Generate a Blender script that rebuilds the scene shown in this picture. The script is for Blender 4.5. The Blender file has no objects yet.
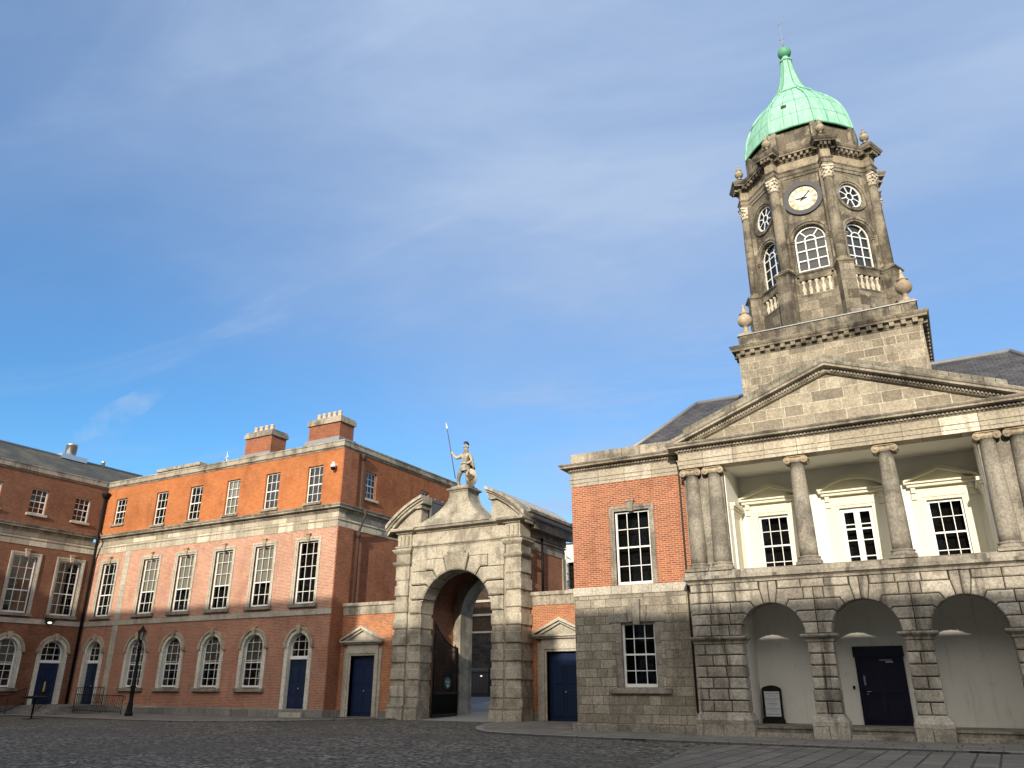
import bpy, math, random
from mathutils import Vector, Matrix
from mathutils.geometry import tessellate_polygon
random.seed(7)
R = math.radians
sc = bpy.context.scene
col = sc.collection
PI = math.pi

# ------------------------------------------------------------------ camera
cam = bpy.data.cameras.new('camera')
cam.sensor_width = 36.0
cam.lens = 27.07
cam.clip_end = 3000
camo = bpy.data.objects.new('camera', cam)
col.objects.link(camo)
camo.location = (0, 0, 1.6)
camo.rotation_euler = (R(90 + 21.3), 0, R(29.1))
sc.camera = camo

# ------------------------------------------------------------------ light
SUN_EL, SUN_AZ = 18.3, 12.0          # azimuth measured from south (-Y) towards east (+X)
sdir = Vector((math.sin(R(SUN_AZ)) * math.cos(R(SUN_EL)), -math.cos(R(SUN_AZ)) * math.cos(R(SUN_EL)), math.sin(R(SUN_EL))))
sl = bpy.data.lights.new('sun', 'SUN')
sl.energy = 4.1
sl.angle = R(0.5)
sl.color = (1.0, 0.90, 0.76)
so = bpy.data.objects.new('sun', sl)
col.objects.link(so)
so.rotation_euler = sdir.to_track_quat('Z', 'Y').to_euler()
so.location = (10, -40, 40)

world = bpy.data.worlds.new('World')
sc.world = world
world.use_nodes = True
wt = world.node_tree
wt.nodes.clear()
def wn(t, **k):
    n = wt.nodes.new(t)
    for a, b in k.items(): setattr(n, a, b)
    return n
wo = wn('ShaderNodeOutputWorld')
bg = wn('ShaderNodeBackground'); bg.inputs['Strength'].default_value = 0.15
sky = wn('ShaderNodeTexSky', sky_type='NISHITA')
sky.sun_disc = False
sky.sun_elevation = R(SUN_EL)
sky.sun_rotation = R(180 - SUN_AZ)
sky.altitude = 20; sky.air_density = 1.0; sky.dust_density = 0.6; sky.ozone_density = 2.4
tc = wn('ShaderNodeTexCoord')
def wmath(op, a, b=None, c=None):
    n = wn('ShaderNodeMath', operation=op)
    for i, v in enumerate((a, b, c)):
        if v is None: continue
        if isinstance(v, (int, float)): n.inputs[i].default_value = v
        else: wt.links.new(v, n.inputs[i])
    return n.outputs[0]
# cirrus veil: high thin cloud sheet; directions projected on a plane overhead
sep = wn('ShaderNodeSeparateXYZ'); wt.links.new(tc.outputs['Generated'], sep.inputs[0])
zz = wmath('ADD', wmath('MAXIMUM', sep.outputs[2], 0.0), 0.12)
cx = wmath('DIVIDE', sep.outputs[0], zz); cy = wmath('DIVIDE', sep.outputs[1], zz)
comb = wn('ShaderNodeCombineXYZ'); wt.links.new(cx, comb.inputs[0]); wt.links.new(cy, comb.inputs[1])
mp = wn('ShaderNodeMapping'); wt.links.new(comb.outputs[0], mp.inputs[0])
mp.inputs['Rotation'].default_value = (0, 0, R(-38)); mp.inputs['Scale'].default_value = (0.55, 0.95, 1)
n1 = wn('ShaderNodeTexNoise'); n1.inputs['Scale'].default_value = 1.0; n1.inputs['Detail'].default_value = 6; n1.inputs['Roughness'].default_value = .58
n1.inputs['Distortion'].default_value = .4
wt.links.new(mp.outputs[0], n1.inputs[0])
mp2 = wn('ShaderNodeMapping'); wt.links.new(comb.outputs[0], mp2.inputs[0])
mp2.inputs['Rotation'].default_value = (0, 0, R(-55)); mp2.inputs['Scale'].default_value = (0.8, 2.2, 1); mp2.inputs['Location'].default_value = (3.1, 1.7, 0)
n2 = wn('ShaderNodeTexNoise'); n2.inputs['Scale'].default_value = 1.3; n2.inputs['Detail'].default_value = 8; n2.inputs['Roughness'].default_value = .62
n2.inputs['Distortion'].default_value = 1.1
wt.links.new(mp2.outputs[0], n2.inputs[0])
def wramp(x, a, b, interp='SMOOTHSTEP'):
    n = wn('ShaderNodeMapRange', interpolation_type=interp)
    wt.links.new(x, n.inputs[0]); n.inputs[1].default_value = a; n.inputs[2].default_value = b
    return n.outputs[0]
veil = wramp(n1.outputs[0], .34, .66)
wisp = wmath('MULTIPLY', wramp(n2.outputs[0], .50, .80), wramp(n1.outputs[0], .36, .60))
# more veil high up, clear band near the north west horizon
highv = wramp(sep.outputs[2], 0.25, 0.62)
east = wramp(sep.outputs[0], -0.78, -0.35)          # thicker veil towards the north and east
south = wramp(wmath('MULTIPLY', sep.outputs[1], -1.0), 0.0, 0.9)   # added bright veil behind the camera, fill light for the facades
veil2 = wmath('MULTIPLY', wmath('ADD', wmath('MULTIPLY', veil, .62), .66), wmath('ADD', wmath('MULTIPLY', highv, .42), wmath('MULTIPLY', east, .46)))
mp3 = wn('ShaderNodeMapping'); wt.links.new(tc.outputs['Generated'], mp3.inputs[0]); mp3.inputs['Scale'].default_value = (2.2, 2.2, 15); mp3.inputs['Rotation'].default_value = (0, R(6), 0)
n3 = wn('ShaderNodeTexNoise'); n3.inputs['Scale'].default_value = 1.6; n3.inputs['Detail'].default_value = 7; n3.inputs['Roughness'].default_value = .6; n3.inputs['Distortion'].default_value = .6
wt.links.new(mp3.outputs[0], n3.inputs[0])
low = wmath('MULTIPLY', wmath('MULTIPLY', wramp(n3.outputs[0], .46, .74), wramp(sep.outputs[2], .50, .22)), wramp(sep.outputs[0], -.62, -.35))
mask = wmath('MINIMUM', wmath('ADD', wmath('ADD', veil2, wmath('MULTIPLY', low, .55)), wmath('MULTIPLY', wisp, .30)), 1.0)
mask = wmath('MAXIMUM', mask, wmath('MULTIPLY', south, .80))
mix = wn('ShaderNodeMix', data_type='RGBA')
wt.links.new(mask, mix.inputs[0])
hs = wn('ShaderNodeHueSaturation'); hs.inputs['Saturation'].default_value = 1.22; hs.inputs['Hue'].default_value = .505
wt.links.new(sky.outputs[0], hs.inputs['Color']); tn = wn('ShaderNodeMix', data_type='RGBA', blend_type='MULTIPLY'); tn.inputs[0].default_value = 1; tn.inputs[7].default_value = (.80, 1.04, 1.10, 1)
wt.links.new(hs.outputs[0], tn.inputs[6]); wt.links.new(tn.outputs[2], mix.inputs[6])
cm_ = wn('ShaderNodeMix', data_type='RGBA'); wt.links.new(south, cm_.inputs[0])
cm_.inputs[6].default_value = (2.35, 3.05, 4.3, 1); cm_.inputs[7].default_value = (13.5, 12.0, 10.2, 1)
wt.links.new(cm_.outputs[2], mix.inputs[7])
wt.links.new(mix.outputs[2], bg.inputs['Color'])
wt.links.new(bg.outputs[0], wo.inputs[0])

sc.view_settings.view_transform = 'Standard'
sc.view_settings.look = 'None'
sc.view_settings.exposure = 0.31
sc.view_settings.gamma = 1.0
sc.view_settings.use_curve_mapping = False
sc.render.engine = 'CYCLES'
sc.cycles.max_bounces = 8
sc.cycles.transparent_max_bounces = 12
sc.cycles.caustics_reflective = False
sc.cycles.use_denoising = True

# ------------------------------------------------------------------ material helpers
class NT:
    def __init__(s, name):
        s.m = bpy.data.materials.new(name); s.m.use_nodes = True
        s.t = s.m.node_tree; s.t.nodes.clear()
        s.out = s.n('ShaderNodeOutputMaterial')
        s.b = s.n('ShaderNodeBsdfPrincipled')
        s.l(s.b.outputs[0], s.out.inputs[0])
    def n(s, t, **k):
        q = s.t.nodes.new(t)
        for a, b in k.items(): setattr(q, a, b)
        return q
    def l(s, a, b): s.t.links.new(a, b)
    def uv(s): return s.n('ShaderNodeUVMap', uv_map='UVMap').outputs[0]
    def obj(s): return s.n('ShaderNodeNewGeometry').outputs['Position']
    def island(s): return s.n('ShaderNodeNewGeometry').outputs['Random Per Island']
    def mapping(s, v, scale=(1, 1, 1), rot=(0, 0, 0), loc=(0, 0, 0)):
        q = s.n('ShaderNodeMapping'); s.l(v, q.inputs[0])
        q.inputs['Scale'].default_value = scale; q.inputs['Rotation'].default_value = rot; q.inputs['Location'].default_value = loc
        return q.outputs[0]
    def noise(s, v, scale, detail=4, rough=.55, dist=0):
        q = s.n('ShaderNodeTexNoise'); s.l(v, q.inputs[0])
        q.inputs['Scale'].default_value = scale; q.inputs['Detail'].default_value = detail
        q.inputs['Roughness'].default_value = rough; q.inputs['Distortion'].default_value = dist
        return q.outputs[0]
    def math(s, op, a, b=None):
        q = s.n('ShaderNodeMath', operation=op)
        for i, v in enumerate((a, b)):
            if v is None: continue
            if isinstance(v, (int, float)): q.inputs[i].default_value = v
            else: s.l(v, q.inputs[i])
        return q.outputs[0]
    def ramp(s, x, a, b, lo=0., hi=1.):
        q = s.n('ShaderNodeMapRange', interpolation_type='SMOOTHSTEP'); s.l(x, q.inputs[0])
        q.inputs[1].default_value = a; q.inputs[2].default_value = b; q.inputs[3].default_value = lo; q.inputs[4].default_value = hi
        return q.outputs[0]
    def mix(s, f, a, b, blend='MIX'):
        q = s.n('ShaderNodeMix', data_type='RGBA', blend_type=blend)
        for i, v in ((0, f), (6, a), (7, b)):
            if isinstance(v, (int, float)): q.inputs[i].default_value = v
            elif isinstance(v, tuple): q.inputs[i].default_value = (*v, 1) if len(v) == 3 else v
            else: s.l(v, q.inputs[i])
        return q.outputs[2]
    def bump(s, h, strength=.3, dist=.02, nrm=None):
        q = s.n('ShaderNodeBump'); q.inputs['Strength'].default_value = strength; q.inputs['Distance'].default_value = dist
        s.l(h, q.inputs['Height'])
        if nrm is not None: s.l(nrm, q.inputs['Normal'])
        return q.outputs[0]
    def setc(s, c):
        if isinstance(c, tuple): s.b.inputs['Base Color'].default_value = (*c, 1)
        else: s.l(c, s.b.inputs['Base Color'])
    def rough(s, r, spec=None):
        if isinstance(r, float): s.b.inputs['Roughness'].default_value = r
        else: s.l(r, s.b.inputs['Roughness'])
        if spec is not None: s.b.inputs['Specular IOR Level'].default_value = spec

def brick_tex(M, v, w, h, mortar, c1, c2, cm, bias=0.0, offset=.5, smooth=.1, sq=1.0, sqf=2):
    q = M.n('ShaderNodeTexBrick'); M.l(v, q.inputs[0])
    q.offset = offset; q.squash = sq; q.squash_frequency = sqf
    q.inputs['Scale'].default_value = 1.0
    q.inputs['Brick Width'].default_value = w; q.inputs['Row Height'].default_value = h
    q.inputs['Mortar Size'].default_value = mortar; q.inputs['Mortar Smooth'].default_value = smooth
    q.inputs['Bias'].default_value = bias
    q.inputs['Color1'].default_value = (*c1, 1); q.inputs['Color2'].default_value = (*c2, 1); q.inputs['Mortar'].default_value = (*cm, 1)
    return q.outputs['Color'], q.outputs['Fac']

def mat_brick(name, c1, c2, cm, soot=.25, w=.235, h=.075, mort=.010, bias=0.):
    M = NT(name); uv = M.uv(); P = M.obj()
    wob = M.noise(uv, 3.0, 2)
    c, f = brick_tex(M, uv, w, h, mort, c1, c2, cm, bias)
    n = M.noise(P, .55, 5, .6)
    c = M.mix(M.ramp(n, .45, .75, 0, soot), c, tuple(x * .35 for x in c1))
    n2 = M.noise(M.mapping(P, (1.5, 1.5, .22)), 1.0, 5, .65)
    c = M.mix(M.ramp(n2, .5, .78, 0, soot * 1.2), c, tuple(x * .45 + .03 for x in c1))
    n4 = M.noise(P, .33, 4, .5)
    c = M.mix(M.ramp(n4, .5, .56, 0, .28), c, M.mix(1., c, (1.35, 1.3, 1.25), 'MULTIPLY'))
    n5 = M.noise(M.mapping(P, (1.3, 1.3, .5), loc=(7, 3, 1)), 1., 5, .6)
    c = M.mix(M.ramp(n5, .55, .66, 0, .45), c, M.mix(1., c, (.62, .58, .56), 'MULTIPLY'))
    n3 = M.noise(P, 9, 3, .6)
    c = M.mix(.5, c, M.mix(n3, (.75, .75, .75), (1.25, 1.25, 1.25)), 'MULTIPLY')
    M.setc(c); M.rough(.9, .2)
    M.l(M.bump(M.math('SUBTRACT', M.math('MULTIPLY', M.noise(P, 60, 3), .35), f), .5, .012), M.b.inputs['Normal'])
    return M.m

def mat_stone(name, light, dark, block=None, mortar=(.10, .09, .075), mort=.012, stain=.6, streak=.5, speck=.25, blockvar=.5, bump=.6, fine=28, sqf=2, sq=1.0, lichen=0., c2=None, repair=0.):
    M = NT(name); uv = M.uv(); P = M.obj()
    f = None
    d2 = tuple((a * .45 + b * .55) for a, b in zip(light, dark))
    if block:
        c, f = brick_tex(M, uv, block[0], block[1], mort, light, c2 or d2, mortar, 0., .5, .2, sq, sqf)
        pc, _ = brick_tex(M, M.mapping(uv, loc=(0, 0, 0)), block[0], block[1], 0., (.8, .8, .8), (1.15, 1.12, 1.05), (1, 1, 1), .1, .5, .1, sq, sqf)
    else:
        isl = M.island()
        c = M.mix(M.math('MULTIPLY', isl, blockvar), light, d2)
    if block:
        pb, _ = brick_tex(M, M.mapping(uv, loc=(block[0] * 40, block[1] * 26, 0)), block[0], block[1], 0., (0, 0, 0), (1, 1, 1), (0, 0, 0), -.72 + repair, .5, .1, sq, sqf)
        c = M.mix(M.math('MULTIPLY', pb, M.math('SUBTRACT', 1.0, f)), c, tuple(min(.62, x * 1.25 + .05) for x in light))
        pd, _ = brick_tex(M, M.mapping(uv, loc=(block[0] * 91, block[1] * 52, 0)), block[0], block[1], 0., (0, 0, 0), (1, 1, 1), (0, 0, 0), -.32, .5, .1, sq, sqf)
        c = M.mix(M.math('MULTIPLY', M.math('MULTIPLY', pd, .8), M.math('SUBTRACT', 1.0, f)), c, dark)
    big = M.noise(P, .8, 6, .62, .3)
    c = M.mix(M.ramp(big, .44, .62, 0, stain), c, dark)
    st = M.noise(M.mapping(P, (2.6, 2.6, .3)), 1.0, 6, .65)
    c = M.mix(M.ramp(st, .5, .68, 0, streak), c, tuple(x * .55 for x in dark))
    med = M.noise(P, 13., 5, .72)
    c = M.mix(M.ramp(med, .34, .66, 0, 1.), M.mix(1., c, (1.2, 1.18, 1.14), 'MULTIPLY'), M.mix(1., c, (.76, .74, .71), 'MULTIPLY'))
    sp = M.noise(P, fine, 3, .7)
    c = M.mix(M.ramp(sp, .3, .75, 0, speck * 2), c, M.mix(1., c, (.55, .54, .5), 'MULTIPLY'))
    if lichen:
        li = M.noise(P, 2.2, 5, .7)
        c = M.mix(M.ramp(li, .58, .72, 0, lichen), c, (.52, .47, .32))
    M.setc(c); M.rough(.88, .25)
    hgt = M.math('ADD', M.math('MULTIPLY', med, .5), M.math('MULTIPLY', sp, .5))
    if f is not None: hgt = M.math('SUBTRACT', hgt, f)
    M.l(M.bump(hgt, bump, .02), M.b.inputs['Normal'])
    return M.m

def mat_plain(name, c, rough=.6, spec=.5, noise=.12, scale=6, metal=0., bump=0.):
    M = NT(name); P = M.obj()
    n = M.noise(P, scale, 5, .6)
    cc = M.mix(n, tuple(x * (1 - noise) for x in c), tuple(min(1, x * (1 + noise)) for x in c))
    M.setc(cc); M.rough(rough, spec); M.b.inputs['Metallic'].default_value = metal
    if bump: M.l(M.bump(n, bump, .01), M.b.inputs['Normal'])
    return M.m

MT = {}
MT['brick_orange'] = mat_brick('orange brick', (.48, .158, .046), (.37, .11, .033), (.35, .19, .10), soot=.35, mort=.010)
MT['brick_ground'] = mat_brick('dark pink brick', (.43, .165, .10), (.30, .10, .06), (.40, .31, .23), soot=.35, mort=.013)
MT['surround_white'] = mat_stone('pale limestone surround', (.70, .68, .61), (.45, .43, .37), stain=.4, streak=.4, speck=.12, blockvar=.3)
MT['brick_pink'] = mat_brick('pink brick with pale pointing', (.49, .205, .13), (.33, .12, .072), (.52, .42, .32), soot=.28, mort=.014)
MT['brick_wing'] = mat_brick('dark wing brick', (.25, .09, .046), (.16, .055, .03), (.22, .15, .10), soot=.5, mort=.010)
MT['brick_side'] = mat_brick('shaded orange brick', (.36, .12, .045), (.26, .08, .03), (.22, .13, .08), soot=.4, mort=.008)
MT['brick_passage'] = mat_brick('warm passage brick', (.42, .15, .07), (.28, .09, .045), (.34, .24, .16), soot=.4, mort=.011)
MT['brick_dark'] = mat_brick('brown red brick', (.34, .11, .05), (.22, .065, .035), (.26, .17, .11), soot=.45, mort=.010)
MT['brick_red'] = mat_brick('red flemish brick with pale pointing', (.40, .115, .048), (.23, .06, .03), (.42, .30, .20), soot=.22, mort=.012)
MT['brick_link'] = mat_brick('patched orange brick', (.50, .17, .06), (.30, .09, .045), (.42, .30, .19), soot=.4, mort=.012)
MT['portico_stone'] = mat_stone('granite', (.50, .465, .395), (.14, .127, .107), stain=.55, streak=.8, speck=.3, blockvar=1.)
MT['grey_stone'] = mat_stone('weathered grey limestone', (.38, .355, .30), (.14, .128, .108), stain=.7, streak=.5, speck=.4, bump=.5)
MT['dark_grey_stone'] = mat_stone('dark grey dressed stone', (.34, .318, .275), (.12, .11, .095), stain=.6, streak=.5, speck=.4, bump=.6)
MT['ashlar'] = mat_stone('ashlar limestone', (.44, .40, .325), (.17, .155, .128), block=(.62, .305), stain=.5, streak=.45, mortar=(.15, .13, .10), sq=.7, sqf=3, c2=(.25, .225, .175))
MT['base_ashlar'] = mat_stone('tower base ashlar', (.46, .41, .32), (.16, .142, .112), block=(.66, .33), stain=.4, streak=.35, mort=.018, mortar=(.50, .45, .36), sq=.62, sqf=2, c2=(.24, .21, .16), lichen=.35)
MT['tymp_ashlar'] = mat_stone('tympanum ashlar', (.50, .45, .35), (.21, .19, .15), block=(1.05, .40), stain=.3, streak=.25, mort=.016, mortar=(.60, .56, .46), sq=.6, sqf=2, c2=(.27, .235, .185), lichen=.3)
MT['tower_stone'] = mat_stone('sooty calp limestone', (.34, .30, .235), (.055, .050, .042), block=(.66, .42), stain=.55, streak=.45, mort=.016, mortar=(.19, .17, .13), sq=.7, sqf=2, c2=(.125, .108, .08), lichen=.6)
MT['tower_trim'] = mat_stone('sooty moulded stone', (.345, .305, .235), (.058, .052, .043), stain=.85, streak=.75, blockvar=.8, lichen=.3)
MT['tower_frieze'] = mat_stone('buff frieze stone', (.44, .38, .28), (.17, .148, .112), stain=.7, streak=.5, blockvar=.8, lichen=.3)
MT['pale_carving'] = mat_stone('pale carved stone', (.66, .61, .50), (.34, .30, .235), stain=.5, streak=.35, speck=.15, blockvar=.2)
MT['warm_carving'] = mat_stone('warm carved stone', (.50, .42, .30), (.22, .18, .13), stain=.6, streak=.4, speck=.2, blockvar=.4)
MT['band_stone'] = mat_stone('pale band stone', (.76, .70, .57), (.34, .305, .24), block=(1.1, 2.0), stain=.4, streak=.5, mortar=(.2, .18, .14), c2=(.36, .32, .25), mort=.012)
MT['cornice_stone'] = mat_stone('cornice stone', (.46, .42, .345), (.12, .11, .092), stain=.7, streak=.6, blockvar=.5)
MT['coping_stone'] = mat_stone('grey mossy coping', (.30, .29, .24), (.12, .115, .09), stain=.7, streak=.3, blockvar=1., lichen=.3)
MT['gate_stone'] = mat_stone('grey rubbed limestone', (.51, .47, .385), (.15, .137, .112), stain=.65, streak=.45, speck=.25, blockvar=.6, lichen=.25)
MT['surround_stone'] = mat_stone('window surround stone', (.52, .49, .42), (.27, .255, .215), stain=.45, streak=.35, speck=.15, blockvar=.3)
MT['granite_base'] = mat_stone('granite plinth', (.34, .33, .31), (.15, .145, .13), block=(1.3, .6), stain=.5, streak=.3, mortar=(.07, .07, .065), c2=(.19, .185, .18), mort=.014)
MT['calp'] = mat_stone('dark calp rubble', (.055, .054, .052), (.018, .018, .02), block=(.6, .32), stain=.6, streak=.4, mortar=(.07, .068, .06), c2=(.022, .022, .025), sq=.7, sqf=2, bump=.8)
MT['calp_brown'] = mat_stone('brown black brick', (.075, .045, .032), (.03, .02, .016), block=(.3, .1), stain=.6, streak=.4, mortar=(.07, .055, .045), c2=(.05, .03, .022), bump=.6)
MT['cream'] = mat_plain('cream paint', (.73, .70, .56), .55, .4, .05, 2)
MT['cream_wall'] = mat_plain('white render', (.80, .79, .72), .75, .3, .05, 1.2)
MT['white_paint'] = mat_plain('white gloss paint', (.78, .78, .74), .4, .5, .05, 5)
def m_render():
    M = NT('arcade render'); P = M.obj()
    c = M.mix(M.noise(P, .9, 5, .6), (.82, .81, .75), (.90, .885, .82))
    st = M.noise(M.mapping(P, (5, 5, .35)), 1.0, 5, .65)
    c = M.mix(M.ramp(st, .52, .72, 0, .30), c, (.50, .48, .41))
    c = M.mix(M.ramp(M.noise(P, 3.2, 6, .7), .56, .70, 0, .35), c, (.58, .55, .47))
    M.setc(c); M.rough(.85, .2); M.l(M.bump(M.noise(P, 30, 3), .15, .01), M.b.inputs['Normal'])
    return M.m
MT['arcade_render'] = m_render()
MT['blue_paint'] = mat_plain('navy gloss paint', (.006, .017, .055), .35, .5, .15, 3)
MT['black_paint'] = mat_plain('black navy paint', (.005, .006, .022), .3, .5, .15, 3)
MT['lead_dark'] = mat_plain('dark lead sheet', (.11, .112, .115), .6, .4, .3, 2)
MT['iron'] = mat_plain('black iron', (.006, .006, .007), .6, .2, .25, 12)
MT['iron_rust'] = mat_plain('rusty iron pipe', (.05, .035, .028), .7, .4, .5, 6)
MT['lead'] = mat_plain('lead', (.25, .255, .265), .5, .5, .22, 3, .2)
MT['steel'] = mat_plain('bright steel', (.62, .62, .62), .3, .5, .06, 4, .9)
MT['terracotta'] = mat_plain('buff terracotta', (.58, .42, .27), .85, .2, .12, 4)
MT['unlit_room'] = mat_plain('dark room', (.012, .011, .010), .95, .05, .3, 2)  # near-black sheet colour in place of unlit room depth
MT['blind'] = mat_plain('grey roller blind', (.40, .37, .31), .85, .2, .05, 2)
MT['pane_grey'] = mat_plain('grey pane tone', (.095, .095, .09), .9, .1, .3, 4)  # flat grey in place of sky reflection and room tone in tower panes
MT['mortar'] = mat_plain('sooty mortar', (.045, .04, .033), .95, .1, .4, 6)
MT['paper'] = mat_plain('pale poster', (.66, .70, .74), .5, .3, .02, 4)
MT['black_text'] = mat_plain('black print', (.03, .03, .04), .6, .3, 0.02, 4)
MT['teal'] = mat_plain('teal enamel', (.0, .055, .06), .35, .5, .05, 4)
MT['dial_cream'] = mat_plain('cream dial', (.66, .62, .48), .6, .3, .06, 6)
MT['dull_gold'] = mat_plain('dull gilt numerals', (.42, .30, .08), .5, .4, .1, 8)
MT['gold'] = mat_plain('gilt', (.75, .55, .16), .4, .5, .1, 8)
MT['spear_metal'] = mat_plain('bright metal', (.80, .80, .78), .4, .5, .06, 8, .3)
MT['statue_lead'] = mat_stone('weathered lead statue', (.52, .48, .39), (.15, .13, .10), stain=.8, streak=.7, speck=.3, blockvar=.0, fine=20)
MT['dark_lead'] = mat_plain('dark bronze', (.10, .075, .05), .7, .3, .4, 10)
MT['dial_grey'] = mat_plain('slate dial ring', (.055, .055, .062), .6, .4, .1, 4)

def m_glass():
    M = NT('window glass'); P = M.obj()
    tr = M.n('ShaderNodeBsdfTransparent'); tr.inputs[0].default_value = (.72, .74, .72, 1)
    gl = M.n('ShaderNodeBsdfGlossy'); gl.inputs['Roughness'].default_value = .03; gl.inputs[0].default_value = (.95, .97, 1, 1)
    fr = M.n('ShaderNodeFresnel'); fr.inputs[0].default_value = 1.55
    n = M.noise(P, 1.7, 3, .5)
    bn = M.bump(n, .12, .02)
    M.l(bn, gl.inputs['Normal'])
    mx = M.n('ShaderNodeMixShader')
    M.l(M.math('ADD', M.math('MULTIPLY', fr.outputs[0], 1.1), .01), mx.inputs[0]); M.l(tr.outputs[0], mx.inputs[1]); M.l(gl.outputs[0], mx.inputs[2])
    M.l(mx.outputs[0], M.out.inputs[0])
    return M.m
MT['glass'] = m_glass()

def m_slate():
    M = NT('purple grey slate'); uv = M.uv(); P = M.obj()
    c, f = brick_tex(M, uv, .28, .20, .012, (.082, .078, .082), (.042, .040, .043), (.016, .016, .017), 0.)
    n = M.noise(P, 1.3, 5, .6)
    c = M.mix(M.ramp(n, .45, .75, 0, .5), c, (.12, .11, .10))
    M.setc(c); M.rough(.6, .4)
    M.l(M.bump(M.math('SUBTRACT', n, f), .5, .02), M.b.inputs['Normal'])
    return M.m
MT['slate'] = m_slate()
def m_oldslate():
    M = NT('mossy old slate'); uv = M.uv(); P = M.obj()
    c, f = brick_tex(M, uv, .30, .22, .012, (.085, .085, .075), (.06, .062, .058), (.03, .03, .03), 0.)
    n = M.noise(P, .7, 6, .65)
    c = M.mix(M.ramp(n, .42, .68, 0, .8), c, (.13, .125, .09))
    M.setc(c); M.rough(.75, .3)
    M.l(M.bump(M.math('SUBTRACT', n, f), .5, .02), M.b.inputs['Normal'])
    return M.m
MT['old_slate'] = m_oldslate()
def m_copper():
    M = NT('verdigris copper'); P = M.obj()
    n = M.noise(P, 1.1, 6, .6)
    st = M.noise(M.mapping(P, (4, 4, .5)), 1.0, 5, .6)
    c = M.mix(n, (.20, .45, .325), (.33, .57, .44))
    c = M.mix(M.ramp(st, .45, .75, 0, .6), c, (.50, .76, .61))
    c = M.mix(M.ramp(M.noise(P, 7, 4), .52, .75, 0, .5), c, (.13, .33, .24))
    s2 = M.noise(M.mapping(P, (6, 6, .35)), 1.0, 6, .7)
    c = M.mix(M.ramp(s2, .50, .68, 0, .7), c, (.14, .27, .19))
    c = M.mix(M.math('MULTIPLY', M.island(), .35), c, (.17, .44, .31))
    M.setc(c); M.rough(.7, .3)
    M.l(M.bump(st, .3, .02), M.b.inputs['Normal'])
    return M.m
MT['copper'] = m_copper()
MT['copper_dark'] = mat_plain('darker copper', (.09, .30, .17), .6, .4, .3, 5)
def m_cobble():
    M = NT('granite setts'); P = M.obj()
    v = M.mapping(P, (1, 1, 1), (0, 0, R(3)))
    wob = M.n('ShaderNodeVectorMath', operation='ADD')
    nz = M.n('ShaderNodeTexNoise'); M.l(v, nz.inputs[0]); nz.inputs['Scale'].default_value = .9; nz.inputs['Detail'].default_value = 4
    sc_ = M.n('ShaderNodeVectorMath', operation='SCALE'); M.l(nz.outputs['Color'], sc_.inputs[0]); sc_.inputs[3].default_value = .45
    M.l(v, wob.inputs[0]); M.l(sc_.outputs[0], wob.inputs[1])
    vo = M.n('ShaderNodeTexVoronoi', feature='F1'); vo.inputs['Randomness'].default_value = .62
    M.l(M.mapping(wob.outputs[0], (4.6, 7.6, 0.)), vo.inputs[0]); vo.inputs['Scale'].default_value = 1.0
    ve = M.n('ShaderNodeTexVoronoi', feature='DISTANCE_TO_EDGE'); ve.inputs['Randomness'].default_value = .62
    M.l(M.mapping(wob.outputs[0], (4.6, 7.6, 0.)), ve.inputs[0]); ve.inputs['Scale'].default_value = 1.0
    cs = M.n('ShaderNodeSeparateColor'); M.l(vo.outputs['Color'], cs.inputs[0])
    c = M.mix(cs.outputs[0], (.105, .098, .080), (.33, .305, .25))
    c = M.mix(M.ramp(cs.outputs[1], .7, 1., 0, .8), c, (.33, .31, .27))
    c = M.mix(M.ramp(ve.outputs[0], .02, .20, 1, 0), c, (.022, .021, .018))
    big = M.noise(P, .22, 5, .6)
    c = M.mix(M.ramp(big, .42, .58, 0, .55), c, (.085, .080, .066))
    m2 = M.noise(P, 3.0, 5, .7)
    c = M.mix(M.ramp(m2, .45, .75, 0, .4), c, (.28, .265, .23))
    M.setc(c); M.rough(M.ramp(m2, .3, .7, .65, .95), .18)
    h = M.math('ADD', M.math('MULTIPLY', M.noise(P, 9, 3, .7), .35), M.math('ADD', M.ramp(ve.outputs[0], .0, .25), M.math('MULTIPLY', cs.outputs[2], .5)))
    M.l(M.bump(h, 1.0, .045), M.b.inputs['Normal'])
    return M.m
MT['cobble'] = m_cobble()
def m_flags(name, w, h, rot=0., c1=(.215, .20, .165), c2=(.15, .138, .115), mort=.022):
    M = NT(name); P = M.obj()
    v = M.mapping(P, (1, 1, 1), (0, 0, rot + R(2)))
    c, f = brick_tex(M, v, w, h, mort, c1, c2, (.030, .030, .028), 0., .5, .2, .8, 3)
    n = M.noise(P, .7, 5, .6)
    c = M.mix(M.ramp(n, .4, .7, 0, .5), c, (.12, .115, .105))
    n2 = M.noise(P, 11, 4, .7)
    c = M.mix(M.ramp(n2, .4, .8, 0, .4), c, (.30, .29, .27))
    M.setc(c); M.rough(.85, .2)
    M.l(M.bump(M.math('SUBTRACT', M.math('MULTIPLY', n2, .4), f), .6, .02), M.b.inputs['Normal'])
    return M.m
MT['flags'] = m_flags('granite flags', .98, .50, R(90), (.20, .182, .145), (.115, .105, .086), .028)
MT['pave'] = m_flags('pavement slabs', .95, .75)
MT['kerb'] = m_flags('kerb granite', .9, 3.0, 0, (.30, .29, .27), (.22, .21, .20))
MT['asphalt'] = mat_plain('pale worn road', (.28, .27, .24), .85, .3, .2, 8, 0, .3)
MT['tarmac'] = mat_plain('blue grey street', (.12, .135, .155), .7, .4, .2, 6, 0, .3)

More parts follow.
